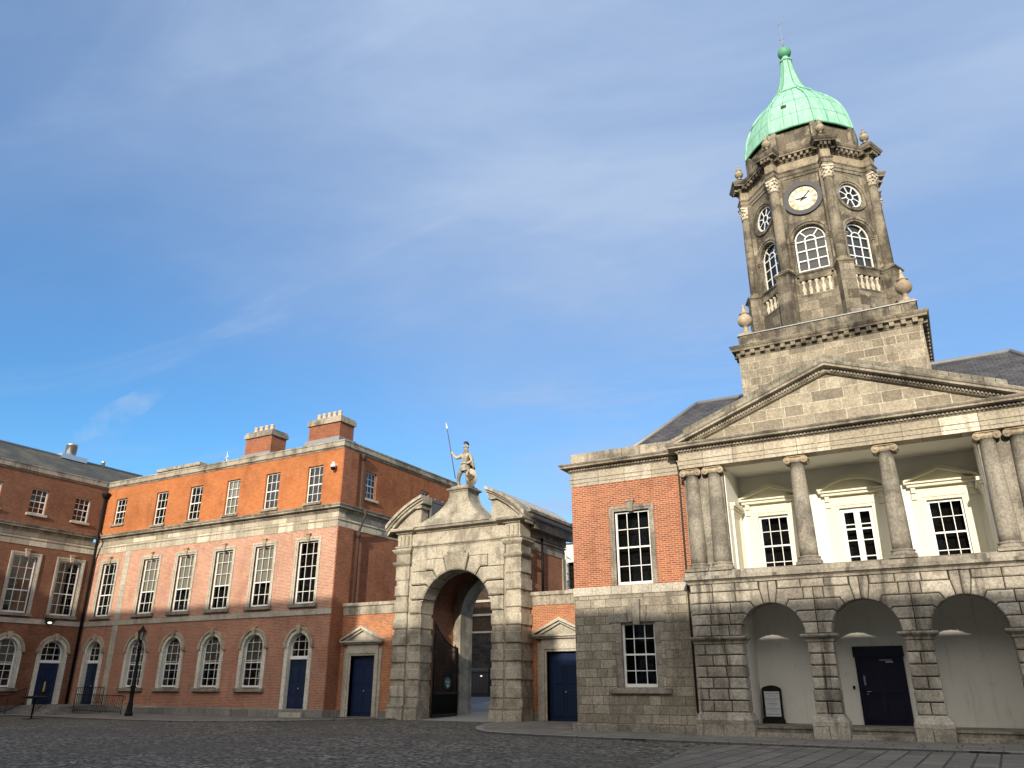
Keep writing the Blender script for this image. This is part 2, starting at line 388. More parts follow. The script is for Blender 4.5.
# ------------------------------------------------------------------ mesh helpers
WO = {}
class Fr:
    def __init__(s, o, ang):
        s.o = Vector(o); s.ang = ang
        s.u = Vector((math.cos(ang), math.sin(ang), 0)); s.n = s.u.cross(Vector((0, 0, 1)))
    def P(s, u, v, d=0.):
        return s.o + s.u * u + Vector((0, 0, v)) + s.n * d

def area2(p):
    return sum(p[i][0] * p[(i + 1) % len(p)][1] - p[(i + 1) % len(p)][0] * p[i][1] for i in range(len(p))) / 2
def ccw(p): return list(p) if area2(p) > 0 else list(reversed(p))
def arc(cx, cz, r, a0, a1, n):
    return [(cx + r * math.cos(R(a0 + (a1 - a0) * i / n)), cz + r * math.sin(R(a0 + (a1 - a0) * i / n))) for i in range(n + 1)]
def rect(u0, u1, v0, v1): return [(u0, v0), (u1, v0), (u1, v1), (u0, v1)]
def archpoly(cx, hw, v0, vs, n=16, rise=None):
    """opening: rectangle to spring vs, arch above (rise None = semicircle)"""
    if rise is None:
        a = arc(cx, vs, hw, 0, 180, n)
    else:
        rr = (hw * hw + rise * rise) / (2 * rise); t = math.degrees(math.asin(hw / rr))
        a = arc(cx, vs + rise - rr, rr, 90 - t, 90 + t, n)
    return [(cx - hw, v0), (cx + hw, v0)] + a
def offset(poly, d):
    """inward offset of a ccw polygon"""
    n = len(poly); out = []
    for i in range(n):
        p0 = Vector(poly[i - 1]); p1 = Vector(poly[i]); p2 = Vector(poly[(i + 1) % n])
        a = (p1 - p0); b = (p2 - p1)
        if a.length < 1e-6 or b.length < 1e-6: out.append(tuple(p1)); continue
        a.normalize(); b.normalize()
        na = Vector((-a.y, a.x)); nb = Vector((-b.y, b.x))
        k = 1 + na.dot(nb); k = max(k, .35)
        out.append(tuple(p1 + (na + nb) * (d / k)))
    return out

class MB:
    def __init__(s): s.v = []; s.f = []; s.sm = []
    def q(s, pts, smooth=False):
        i = len(s.v); s.v += [Vector(p) for p in pts]; s.f.append(tuple(range(i, i + len(pts)))); s.sm.append(smooth)
    def mesh_part(s, pts, faces, smooth=False):
        i = len(s.v); s.v += [Vector(p) for p in pts]
        for f in faces: s.f.append(tuple(i + k for k in f)); s.sm.append(smooth)
    def prism(s, a, b):
        """a: front ring (ccw seen from outside), b: back ring"""
        n = len(a)
        f = [tuple(range(n)), tuple(n + k for k in reversed(range(n)))]
        f += [(i, n + i, n + (i + 1) % n, (i + 1) % n) for i in range(n)]
        s.mesh_part(list(a) + list(b), f)
    def box(s, x0, x1, y0, y1, z0, z1):
        s.prism([(x0, y0, z0), (x1, y0, z0), (x1, y0, z1), (x0, y0, z1)], [(x0, y1, z0), (x1, y1, z0), (x1, y1, z1), (x0, y1, z1)])
    def fp(s, F, poly, d0, d1):
        p = ccw(poly)
        s.prism([F.P(u, v, d0) for u, v in p], [F.P(u, v, d1) for u, v in p])
    def fb(s, F, u0, u1, v0, v1, d0, d1): s.fp(F, rect(u0, u1, v0, v1), d0, d1)
    def block(s, F, poly, d0, d1, joint=.012, ch=.03):
        """rusticated block: joint gap, chamfered edge"""
        p = ccw(poly); a = offset(p, joint); b = offset(p, joint + ch)
        n = len(p)
        fr = [F.P(u, v, d0) for u, v in b]; mid = [F.P(u, v, d0 - ch * .8) for u, v in a]; bk = [F.P(u, v, d1) for u, v in a]
        i = len(s.v)
        s.v += fr + mid + bk
        try:
            tr = tessellate_polygon([[Vector((u, v, 0)) for u, v in b]])
            for t in tr:
                x, y, z = [Vector(b[k]) for k in t]
                if (y - x).cross(z - x) < 0: t = (t[0], t[2], t[1])
                s.f.append(tuple(i + k for k in t)); s.sm.append(False)
        except Exception:
            s.f.append(tuple(range(i, i + n))); s.sm.append(False)
        for k in range(n):
            m = (k + 1) % n
            s.f.append((i + k, i + n + k, i + n + m, i + m)); s.sm.append(False)
            s.f.append((i + n + k, i + 2 * n + k, i + 2 * n + m, i + n + m)); s.sm.append(False)
    def wall(s, F, outer, holes, d=0., t=.4, back=True):
        outer = ccw(outer); holes = [ccw(h) for h in holes]
        loops = [outer] + holes
        flat = [p for l in loops for p in l]
        tr = tessellate_polygon([[Vector((u, v, 0)) for u, v in l] for l in loops])
        for dd, flip in ((d, False), (d - t, True)) if back else ((d, False),):
            i = len(s.v); s.v += [F.P(u, v, dd) for u, v in flat]
            for tri in tr:
                x, y, z = [Vector(flat[k]) for k in tri]
                neg = (y - x).cross(z - x) < 0
                if neg != flip: tri = (tri[0], tri[2], tri[1])
                s.f.append(tuple(i + k for k in tri)); s.sm.append(False)
        for li, l in enumerate(loops):
            n = len(l)
            for k in range(n):
                a, b = l[k], l[(k + 1) % n]
                pts = [F.P(*a, d), F.P(*a, d - t), F.P(*b, d - t), F.P(*b, d)]
                if li: pts.reverse()
                s.q(pts)
    def sweep(s, path, prof, closed=False, smooth=False):
        """profile (out, z) swept along plan path; outside is to the right of travel"""
        P = [Vector((p[0], p[1])) for p in path]; n = len(P); rings = []
        for i in range(n):
            if closed: a = P[i] - P[i - 1]; b = P[(i + 1) % n] - P[i]
            else:
                a = P[i] - P[i - 1] if i else P[1] - P[0]
                b = P[i + 1] - P[i] if i < n - 1 else P[-1] - P[-2]
            a.normalize(); b.normalize()
            na = Vector((a.y, -a.x)); nb = Vector((b.y, -b.x))
            m = (na + nb) / max(.3, 1 + na.dot(nb))
            rings.append([Vector((P[i].x + m.x * o, P[i].y + m.y * o, z)) for o, z in prof])
        k = len(prof); base = len(s.v)
        for r in rings: s.v += r
        cnt = n if closed else n - 1
        for i in range(cnt):
            j = (i + 1) % n
            for q in range(k):
                w = (q + 1) % k
                s.f.append((base + i * k + q, base + j * k + q, base + j * k + w, base + i * k + w)); s.sm.append(smooth)
        if not closed:
            s.f.append(tuple(base + q for q in reversed(range(k)))); s.sm.append(False)
            s.f.append(tuple(base + (n - 1) * k + q for q in range(k))); s.sm.append(False)
    def lathe(s, prof, c=(0, 0, 0), seg=20, smooth=True, a0=0.):
        c = Vector(c); base = len(s.v); k = len(prof)
        for i in range(seg):
            a = a0 + 2 * PI * i / seg
            for r, z in prof: s.v.append(c + Vector((r * math.cos(a), r * math.sin(a), z)))
        for i in range(seg):
            j = (i + 1) % seg
            for q in range(k - 1):
                s.f.append((base + i * k + q, base + j * k + q, base + j * k + q + 1, base + i * k + q + 1)); s.sm.append(smooth)
        if prof[0][0] > 1e-4: s.f.append(tuple(base + i * k for i in reversed(range(seg)))); s.sm.append(False)
        if prof[-1][0] > 1e-4: s.f.append(tuple(base + i * k + k - 1 for i in range(seg))); s.sm.append(False)
    def tube(s, path, r, seg=8, smooth=True):
        P = [Vector(p) for p in path]; base = len(s.v); n = len(P)
        rr = r if isinstance(r, (list, tuple)) else [r] * n
        for i in range(n):
            d = (P[min(i + 1, n - 1)] - P[max(i - 1, 0)]).normalized()
            a = Vector((0, 0, 1)) if abs(d.z) < .9 else Vector((1, 0, 0))
            x = d.cross(a).normalized(); y = d.cross(x)
            for k in range(seg):
                t = 2 * PI * k / seg
                s.v.append(P[i] + (x * math.cos(t) + y * math.sin(t)) * rr[i])
        for i in range(n - 1):
            for k in range(seg):
                m = (k + 1) % seg
                s.f.append((base + i * seg + k, base + (i + 1) * seg + k, base + (i + 1) * seg + m, base + i * seg + m)); s.sm.append(smooth)
        s.f.append(tuple(base + k for k in range(seg))); s.sm.append(False)
        s.f.append(tuple(base + (n - 1) * seg + k for k in reversed(range(seg)))); s.sm.append(False)
    def mesh(s, name, mat, off=Vector((0, 0, 0)), recalc=False):
        me = bpy.data.meshes.new(name)
        me.from_pydata([v - off for v in s.v], [], s.f)
        uvl = me.uv_layers.new(name='UVMap')
        for p in me.polygons:
            f = s.f[p.index]
            # newell normal in world
            nx = ny = nz = 0.
            for i in range(len(f)):
                a = s.v[f[i]]; b = s.v[f[(i + 1) % len(f)]]
                nx += (a.y - b.y) * (a.z + b.z); ny += (a.z - b.z) * (a.x + b.x); nz += (a.x - b.x) * (a.y + b.y)
            nn = Vector((nx, ny, nz)); nn = nn.normalized() if nn.length > 1e-12 else Vector((0, 0, 1))
            h = math.hypot(nn.x, nn.y)
            if h > .25:
                t = Vector((-nn.y / h, nn.x / h, 0)); w = nn.cross(t)
                if w.z < 0: w = -w
                if h > .97: w = Vector((0, 0, 1))
                for li in p.loop_indices:
                    v = s.v[me.loops[li].vertex_index]; uvl.data[li].uv = (v.dot(t), v.dot(w))
            else:
                for li in p.loop_indices:
                    v = s.v[me.loops[li].vertex_index]; uvl.data[li].uv = (v.x, v.y)
        me.polygons.foreach_set('use_smooth', s.sm)
        me.materials.append(MT[mat] if isinstance(mat, str) else mat)
        me.update()
        return me
    def build(s, name, mat, parent=None, recalc=True):
        off = WO.get(parent, Vector((0, 0, 0))) if parent else Vector((0, 0, 0))
        me = s.mesh(name, mat, off)
        if recalc:
            import bmesh
            bm = bmesh.new(); bm.from_mesh(me); bmesh.ops.recalc_face_normals(bm, faces=bm.faces); bm.to_mesh(me); bm.free()
        o = bpy.data.objects.new(name, me); col.objects.link(o)
        if parent: o.parent = parent
        WO[o] = off
        return o

def thing(name, label, cat, loc, group=None):
    o = bpy.data.objects.new(name, None); col.objects.link(o); o.location = loc
    o.empty_display_size = .3
    o['label'] = label; o['category'] = cat
    if group: o['group'] = group
    WO[o] = Vector(loc)
    return o
def tag(o, label=None, cat=None, group=None, kind=None):
    for k, v in (('label', label), ('category', cat), ('group', group), ('kind', kind)):
        if v: o[k] = v
    return o
# trees of (name, mesh, children) placed many times
def asset(name, mb, mat, kids=()):
    me = mb.mesh(name, mat)
    if name == 'pane': return (name, me, list(kids))
    import bmesh
    bm = bmesh.new(); bm.from_mesh(me); bmesh.ops.recalc_face_normals(bm, faces=bm.faces); bm.to_mesh(me); bm.free()
    return (name, me, list(kids))
def inst(tree, parent, loc, rot=0., label=None, scale=None):
    name, me, kids = tree
    o = bpy.data.objects.new(name, me); col.objects.link(o)
    off = WO.get(parent, Vector((0, 0, 0))) if parent else Vector((0, 0, 0))
    if parent: o.parent = parent
    o.location = Vector(loc) - off; o.rotation_euler = (0, 0, rot)
    if scale: o.scale = scale
    if label: o['label'] = label
    for k in kids:
        c = bpy.data.objects.new(k[0], k[1]); col.objects.link(c); c.parent = o
        for g in k[2]:
            d = bpy.data.objects.new(g[0], g[1]); col.objects.link(d); d.parent = c
    return o

L0 = Fr((0, 0, 0), 0.)
# ------------------------------------------------------------------ windows and doors (local: x right, y inward, z up)
def sash(w, h, cols, rows, meet=None, arch=None, blind=0., bar=.030, st=.055, fan=False, thick=False, bmat='blind', rise=None):
    """arch: spring height or None"""
    fr = MB(); hw = w / 2
    def top_at(x):
        if arch is None: return h
        if rise is not None:
            rr = (hw * hw + rise * rise) / (2 * rise); return arch + rise - rr + math.sqrt(max(0, rr * rr - x * x))
        return arch + math.sqrt(max(0, hw * hw - x * x))
    def half_at(z):
        if arch is None or z <= arch: return hw
        if rise is not None:
            rr = (hw * hw + rise * rise) / (2 * rise); q = z - (arch + rise - rr); return math.sqrt(max(0, rr * rr - q * q))
        return math.sqrt(max(0, hw * hw - (z - arch) ** 2))
    vs = h if arch is None else arch
    fr.fb(L0, -hw, -hw + st, 0, vs, 0, -.07); fr.fb(L0, hw - st, hw, 0, vs, 0, -.07)
    fr.fb(L0, -hw + st, hw - st, 0, st * 1.5, 0, -.07)
    if arch is None: fr.fb(L0, -hw + st, hw - st, h - st, h, 0, -.07)
    else:
        po = archpoly(0, hw, arch, arch, 14, rise)[2:]
        pi_ = [(x * (hw - st) / hw, arch + (z - arch) * ((hw - st) / hw)) for x, z in po]
        for i in range(len(po) - 1): fr.fp(L0, [po[i], po[i + 1], pi_[i + 1], pi_[i]], 0, -.07)
    if meet is not None: fr.fb(L0, -hw + st, hw - st, meet - .03, meet + .03, -.004, -.075)
    b = bar / 2
    if fan:
        # tower light: rows below the spring, radiating bars above
        for i in range(1, cols):
            x = -hw + w * i / cols; fr.fb(L0, x - b, x + b, st, arch, -.012, -.05)
        for j in range(1, rows + 1):
            z = arch * j / rows; fr.fb(L0, -hw + st, hw - st, z - b, z + b, -.014, -.048)
        r1 = hw * .36
        pr = arc(0, arch, r1 + b, 0, 180, 10); pq = arc(0, arch, r1 - b, 0, 180, 10)
        for i in range(10): fr.fp(L0, [pr[i], pr[i + 1], pq[i + 1], pq[i]], -.012, -.05)
        for a in (52, 90 + 38) if cols == 3 else (45, 90, 135):
            c, s_ = math.cos(R(a)), math.sin(R(a)); px, pz = -s_ * b, c * b
            fr.fp(L0, [(r1 * c + px, arch + r1 * s_ + pz), (r1 * c - px, arch + r1 * s_ - pz), ((hw - .02) * c - px, arch + (hw - .02) * s_ - pz), ((hw - .02) * c + px, arch + (hw - .02) * s_ + pz)], -.012, -.05)
    else:
        for i in range(1, cols):
            x = -hw + w * i / cols; fr.fb(L0, x - b, x + b, st, top_at(x) - .01, -.012, -.05)
        for j in range(1, rows):
            z = h * j / rows
            if meet is not None and abs(z - meet) < .05: continue
            k = half_at(z) - .02; fr.fb(L0, -k, k, z - b, z + b, -.014, -.048)
    pane = MB()
    outl = rect(-hw + .01, hw - .01, .01, h - .01) if arch is None else archpoly(0, hw - .012, .01, arch, 14, rise if rise is None else rise - .01)
    pane.q([L0.P(u, v, -.03) for u, v in ccw(outl)])
    kids = [asset('pane', pane, 'glass')]
    if blind:
        bl = MB(); zb = h * (1 - blind)
        if arch is None: po = rect(-hw + .02, hw - .02, zb, h)
        else:
            po = [(x, z) for x, z in archpoly(0, hw - .015, zb, arch, 14, rise)]
        bl.fp(L0, po, -.12, -.13); kids.append(asset('blind', bl, bmat))
    cu = MB(); cu.fb(L0, -hw - .12, hw + .12, -.2, h + .2, -.42, -.44)  # dark sheet behind the pane, room darkness put into its colour
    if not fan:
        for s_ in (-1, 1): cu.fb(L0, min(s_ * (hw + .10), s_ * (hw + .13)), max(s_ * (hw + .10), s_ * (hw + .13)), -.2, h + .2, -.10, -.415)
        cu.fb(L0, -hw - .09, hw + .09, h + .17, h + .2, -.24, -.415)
    kids.append(asset('dark_backing', cu, 'unlit_room'))
    return asset('window', fr, 'white_paint', kids)

def panel_door(w, h, rows, mat, cols=2, knob=True):
    d = MB(); d.fb(L0, -w / 2, w / 2, 0, h, 0, -.06)
    p = MB(); mx = .11; gx = .09
    pw = (w - 2 * mx - (cols - 1) * gx) / cols; z = .16
    tot = sum(rows); avail = h - .16 - .12 - .12 * (len(rows) - 1)
    for r_ in rows:
        ph = avail * r_ / tot
        for c in range(cols):
            x0 = -w / 2 + mx + c * (pw + gx)
            d.fb(L0, x0, x0 + pw, z, z + .018, .012, 0); d.fb(L0, x0, x0 + pw, z + ph - .018, z + ph, .012, 0)
            d.fb(L0, x0, x0 + .018, z + .018, z + ph - .018, .012, 0); d.fb(L0, x0 + pw - .018, x0 + pw, z + .018, z + ph - .018, .012, 0)
            d.block(L0, rect(x0 + .05, x0 + pw - .05, z + .05, z + ph - .05), .02, -.002, 0, .02)
        z += ph + .12
    kids = []
    if knob:
        k = MB(); k.lathe([(.0, -.05), (.03, -.035), (.035, -.02), (.02, -.01), (.02, .0)], (0, 0, 0), 10)
        k.v = [Vector((v.x + .04, v.z - .02, v.y + h * .42)) for v in k.v]
        kids.append(asset('handle', k, 'gold'))
    return asset('door', d, mat, kids)

# ------------------------------------------------------------------ ground
def sst(a, b, x):
    t = max(0., min(1., (x - a) / (b - a))); return t * t * (3 - 2 * t)
def gz(x, y):
    return .085 * sst(26.5, 31, y) * sst(-29.5, -26, x) * (1 - sst(-14, -9, x))
def ground_sheet(name, xs, ys, mat, dz=0., inside=None):
    mb = MB(); idx = {}
    pts = []
    for j, y in enumerate(ys):
        for i, x in enumerate(xs):
            idx[(i, j)] = len(pts); pts.append((x, y, gz(x, y) + dz))
    fs = []
    for j in range(len(ys) - 1):
        for i in range(len(xs) - 1):
            cx_, cy_ = (xs[i] + xs[i + 1]) / 2, (ys[j] + ys[j + 1]) / 2
            if inside and not inside(cx_, cy_): continue
            fs.append((idx[(i, j)], idx[(i + 1, j)], idx[(i + 1, j + 1)], idx[(i, j + 1)]))
    mb.mesh_part(pts, fs, True)
    return mb.build(name, mat, None, False)
def frange(a, b, n): return [a + (b - a) * i / n for i in range(n + 1)]
inpass = lambda x, y: not (y > 31.6 and -24.5 < x < -16.5)
g = ground_sheet('ground', [-900, -200] + frange(-60, 40, 200) + [200, 900], [-900, -200, -60, -30] + frange(-10, 60, 140) + [120, 400, 1500], 'cobble', 0., lambda x, y: not (31.6 < y < 60 and -24.5 < x < -16.5))
tag(g, kind='structure')
def poly_sheet(name, poly, mat, dz, step=.5, thick=0.):
    """flat sheet following the ground with polygon outline (subdivided in strips)"""
    mb = MB()
    tr = tessellate_polygon([[Vector((x, y, 0)) for x, y in poly]])
    def sub(a, b, c, k):
        L = max((a - b).length, (b - c).length, (c - a).length)
        if L > 1.6 and k < 5:
            if L == (a - b).length: m = (a + b) / 2; sub(a, m, c, k + 1); sub(m, b, c, k + 1)
            elif L == (b - c).length: m = (b + c) / 2; sub(a, b, m, k + 1); sub(a, m, c, k + 1)
            else: m = (a + c) / 2; sub(a, b, m, k + 1); sub(m, b, c, k + 1)
        else:
            if (b - a).cross(c - a) < 0: b, c = c, b
            mb.q([(p.x, p.y, gz(p.x, p.y) + dz) for p in (a, b, c)])
    P2 = [Vector(p) for p in poly]
    for t in tr: sub(P2[t[0]], P2[t[1]], P2[t[2]], 0)
    if thick:
        n = len(poly)
        for i in range(n):
            a, b = poly[i], poly[(i + 1) % n]
            k = max(1, int(math.dist(a, b) / 1.5))
            for j in range(k):
                p = (a[0] + (b[0] - a[0]) * j / k, a[1] + (b[1] - a[1]) * j / k); q_ = (a[0] + (b[0] - a[0]) * (j + 1) / k, a[1] + (b[1] - a[1]) * (j + 1) / k)
                mb.q([(p[0], p[1], gz(*p) + dz), (q_[0], q_[1], gz(*q_) + dz), (q_[0], q_[1], gz(*q_) + dz - thick), (p[0], p[1], gz(*p) + dz - thick)])
    return tag(mb.build(name, mat, None, False), kind='structure')
def curve_pts(pts, n=6):
    out = []
    P2 = [Vector(p) for p in pts]
    for i in range(len(P2) - 1):
        p0 = P2[max(i - 1, 0)]; p1 = P2[i]; p2 = P2[i + 1]; p3 = P2[min(i + 2, len(P2) - 1)]
        for k in range(n):
            t = k / n
            out.append(tuple(.5 * ((2 * p1) + (-p0 + p2) * t + (2 * p0 - 5 * p1 + 4 * p2 - p3) * t * t + (-p0 + 3 * p1 - 3 * p2 + p3) * t ** 3)))
    out.append(tuple(P2[-1])); return out
# pavement round the clock tower, with its rounded nose by the gate
edgeR = curve_pts([(-17.1, 31.0), (-17.5, 30.0), (-17.35, 28.6), (-16.6, 27.0), (-15.2, 25.5), (-13.0, 24.75), (-10.0, 24.4), (-6.5, 24.15), (-2, 24.0), (6, 24.1), (14, 24.2)])
poly_sheet('pavement', edgeR + [(14, 27.9), (-13.0, 28.0), (-13.0, 32.2), (-17.1, 32.2)], 'pave', .05, thick=.06)
kerbR = MB()
def kerb(path, w, name, h=.055):
    mb = MB(); P2 = [Vector(p) for p in path]
    for i in range(len(P2) - 1):
        a, b = P2[i], P2[i + 1]; 
        def nrm(k):
            d = (P2[min(k + 1, len(P2) - 1)] - P2[max(k - 1, 0)]).normalized(); return Vector((-d.y, d.x))
        na, nb = nrm(i), nrm(i + 1)
        a1 = a + na * w; b1 = b + nb * w
        pts = [(a.x, a.y), (b.x, b.y), (b1.x, b1.y), (a1.x, a1.y)]
        mb.prism([(x, y, gz(x, y) - .05) for x, y in pts], [(x, y, gz(x, y) + h) for x, y in pts])
    return tag(mb.build(name, 'kerb'), kind='structure')
kerb(edgeR, .28, 'pavement_kerb', .058)
edgeL = curve_pts([(-48.5, 26.3), (-44, 26.3), (-38, 25.8), (-33.5, 25.7), (-30, 26.6), (-27, 28.4), (-25, 29.9), (-23.4, 31.0)])
poly_sheet('pavement', edgeL + [(-23.4, 32.2), (-28.1, 32.2), (-28.1, 31.3), (-48.6, 31.3)], 'pave', .05, thick=.06)
kerb(edgeL, .26, 'pavement_kerb', .058)
poly_sheet('path', [(-6.4, 23.9), (-6.9, 22.6), (-6.2, 18), (-5.6, 12), (14, 12), (14, 23.9)], 'flags', .012)
# road through the gate, climbing
def slope(x, y): return .085 + (y - 31.3) * .027 if y < 38 else .266 + (y - 38) * .0153
mb = MB()
ysp = frange(31.0, 60, 40)
for i in range(40):
    a, b = ysp[i], ysp[i + 1]
    if b <= 37.6: mb.q([(-24.4, a, slope(0, a) + .004), (-16.6, a, slope(0, a) + .004), (-16.6, b, slope(0, b) + .004), (-24.4, b, slope(0, b) + .004)])
tag(mb.build('road', 'asphalt', None, False), kind='structure')
mb = MB()
for i in range(40):
    a, b = ysp[i], ysp[i + 1]
    if b > 37.6: mb.q([(-60, a, slope(0, a)), (0, a, slope(0, a)), (0, b, slope(0, b)), (-60, b, slope(0, b))])
mb.q([(-60, 60, .6), (0, 60, .6), (0, 61, .6), (-60, 61, .6)])
tag(mb.build('road', 'tarmac', None, False), kind='structure')

# ------------------------------------------------------------------ mouldings
def prof_cornice(p, z0, z1, back=-.1):
    """classical cornice profile from z0 to z1 projecting p"""
    h = z1 - z0
    return [(back, z0), (.02, z0), (.05, z0 + h * .12), (p * .32, z0 + h * .30), (p * .36, z0 + h * .40), (p * .80, z0 + h * .46), (p * .82, z0 + h * .66), (p * .88, z0 + h * .72), (p, z0 + h * .92), (p, z1), (back, z1)]
def prof_band(p, z0, z1, back=-.1):
    h = z1 - z0
    return [(back, z0), (p * .6, z0), (p * .6, z0 + h * .25), (p, z0 + h * .35), (p, z1 - .02), (p * .7, z1), (back, z1)]
def prof_flat(p, z0, z1, back=-.1): return [(back, z0), (p, z0), (p, z1), (back, z1)]

# ================================================================== CLOCK TOWER BUILDING
B = thing('clock_tower_building', 'grey stone clock tower building with green copper dome, columned loggia and three arched openings', 'building', (-2.55, 27.85, 0))
CX = -2.55
YP, YF, YB = 27.2, 27.85, 29.8
FP = Fr((0, YP, 0), 0.); FF = Fr((0, YF, 0), 0.); FBk = Fr((0, YB, 0), 0.)
ARC = [-5.39, -2.57, .25]; SPR = 3.10; AR = 1.0
PX0, PX1 = -8.05, 2.95

# ---- arcade wall (core, then blocks)
core = MB()
hol = [archpoly(a, AR + .02, -.3, SPR, 24) for a in ARC]
outer = [(PX0 + .02, -.3)]
for a in ARC:
    outer += [(a - AR - .06, -.3)] + list(reversed(arc(a, SPR, AR + .06, 0, 180, 24))) + [(a + AR + .06, -.3)]
outer += [(PX1 - .02, -.3), (PX1 - .02, 4.83), (PX0 + .02, 4.83)]
core.wall(FP, outer, [], -.045, .52)
core.build('mortar_bed', 'mortar', B)
core = MB()
blk = core
course = [.75 + .352 * i for i in range(6)]   # pier courses .75 .. 2.86
def pier(u0, u1, wide=False):
    rnd = random.Random(int(u0 * 100))
    # pedestal
    e = .13
    blk.block(FP, rect(u0 - e, (u0 + u1) / 2 - .05, -.2, .40), .10, -.55, .008, .018)
    blk.block(FP, rect((u0 + u1) / 2 - .05, u1 + e, -.2, .40), .10, -.55, .006, .015)
    n = 4 if wide else 3
    # chamfered base course
    y0 = .40
    pr = [FP.P(u, v, d) for u, v, d in ((u0 - e, y0, .10), (u1 + e, y0, .10), (u1 + e, .52, .10), (u0 - e, .52, .10))]
    blk.prism(pr, [FP.P(u0 - e, y0, -.6), FP.P(u1 + e, y0, -.6), FP.P(u1 + e, .52, -.6), FP.P(u0 - e, .52, -.6)])
    lo = [FP.P(u0 - e, .52, .10), FP.P(u1 + e, .52, .10), FP.P(u1 + e, .52, -.6), FP.P(u0 - e, .52, -.6)]
    hi = [FP.P(u0, .75, .0), FP.P(u1, .75, .0), FP.P(u1, .75, -.6), FP.P(u0, .75, -.6)]
    blk.prism(lo, hi)
    for i in range(6):
        z = course[i]
        if wide:
            cuts = [u0] + sorted([u0 + (u1 - u0) * (k + .5 * (i % 2)) / 3 + rnd.uniform(-.05, .05) for k in (1, 2)] if i % 2 == 0 else [u0 + (u1 - u0) * .22, u0 + (u1 - u0) * .62]) + [u1]
        else:
            cuts = [u0, u1] if i % 2 == 1 else [u0, (u0 + u1) / 2 + rnd.uniform(-.06, .06), u1]
        for a, b in zip(cuts, cuts[1:]): blk.block(FP, rect(a, b, z, z + .352), .0, -.62, .016, .028)
    # impost
piers = [(PX0 + .02, -6.40), (-4.38, -3.58), (-1.56, -.76), (1.26, PX1 - .02)]
for i, (a, b) in enumerate(piers): pier(a, b, i in (0, 3))
# spandrel blocks
ZT = 4.83
js = [(20, 1.052), (40, 1.12), (60, 1.25), (79, 1.47)]
zj = [SPR] + [SPR + r_ * math.sin(R(a)) for a, r_ in js]
zj[4] = 4.55
def joint_pt(c, k, side):
    if k == 0: return (c + side * AR, SPR)
    a, r_ = js[k - 1]; z = zj[k]
    rr = (z - SPR) / math.sin(R(a)); return (c + side * rr * math.cos(R(a)), z)
bound = [PX0 + .02, (ARC[0] + ARC[1]) / 2, (ARC[1] + ARC[2]) / 2, PX1 - .02]
for ai, c in enumerate(ARC):
    for side in (-1, 1):
        xb = bound[ai] if side == -1 else bound[ai + 1]
        for k in range(4):
            a0 = 0 if k == 0 else js[k - 1][0]; a1 = js[k][0]
            low = joint_pt(c, k, side); up = joint_pt(c, k + 1, side)
            arcp = [(c + side * AR * math.cos(R(a0 + (a1 - a0) * t / 4)), SPR + AR * math.sin(R(a0 + (a1 - a0) * t / 4))) for t in range(5)]
            ztop = zj[k + 1] if k < 3 else zj[4]
            upx = up[0] if k < 3 else c + side * (zj[4] - SPR) / math.tan(R(79))
            # split voussoir from course stones
            split = c + side * (1.42 if k == 0 else (1.30, 1.36, 1.30, 1.1)[k])
            if (split - xb) * side > -.15: split = xb
            p = arcp[::-1] + ([low] if k else []) + [(split, zj[k]), (split, ztop), (upx, ztop)]
            q_ = [p[0]]
            for t in p[1:]:
                if math.dist(t, q_[-1]) > .004: q_.append(t)
            blk.block(FP, q_, .0, -.62, .015, .028)
            if split != xb:
                L = abs(xb - split); n = 1 if L < .9 else 2
                if ai in (0, 2) and side == (-1 if ai == 0 else 1): n = 2
                for t in range(n):
                    x0 = split + (xb - split) * t / n; x1 = split + (xb - split) * (t + 1) / n
                    blk.block(FP, rect(min(x0, x1), max(x0, x1), zj[k], ztop), 0., -.1, .015, .028)
    # two key stones
    kk = (zj[4] - SPR) / math.tan(R(79))
    a_ = [(c + AR * math.cos(R(79 + t * 5.5)), SPR + AR * math.sin(R(79 + t * 5.5))) for t in range(5)]
    blk.block(FP, a_[:3] + [(c, SPR + AR)] * 0 + [(c, zj[4] + .27), (c + kk, zj[4] + .27), (c + kk * 1.0, zj[4])], .0, -.62, .015, .028)
    blk.block(FP, a_[2:] + [(c - kk, zj[4]), (c - kk, zj[4] + .27), (c, zj[4] + .27)], .0, -.62, .015, .028)
# top course under the string
xs_ = sorted([PX0 + .02] + [c + s * .305 for c in ARC for s in (-1, 1)] + [PX1 - .02])
for a, b in ((xs_[0], xs_[1]), (xs_[2], xs_[3]), (xs_[4], xs_[5]), (xs_[6], xs_[7])):
    n = 3
    for t in range(n): blk.block(FP, rect(a + (b - a) * t / n, a + (b - a) * (t + 1) / n, zj[4], ZT - .0), 0., -.1, .015, .028)
# returns of the projecting portico on both sides
for F_, sgn in ((Fr((PX0 + .02, YF, 0), R(-90)), 1), (Fr((PX1 - .02, YP, 0), R(90)), 1)):
    for z0 in [.75 + .352 * i for i in range(6)] + [SPR, zj[1], zj[2], zj[3]]:
        blk.block(F_, rect(.0, .65, z0, z0 + .352), .02, -.1, .01, .02)
core.build('arcade_wall', 'portico_stone', B)
for a, b in piers:
    imp = MB(); imp.sweep([(a, YF - .05), (a, YP), (b, YP), (b, YF - .05)], [(-.2, 2.862), (.02, 2.862), (.03, 2.93), (.10, 2.99), (.14, 3.01), (.16, 3.05), (.16, 3.095), (-.2, 3.095)])
    imp.build('impost', 'portico_stone', B)
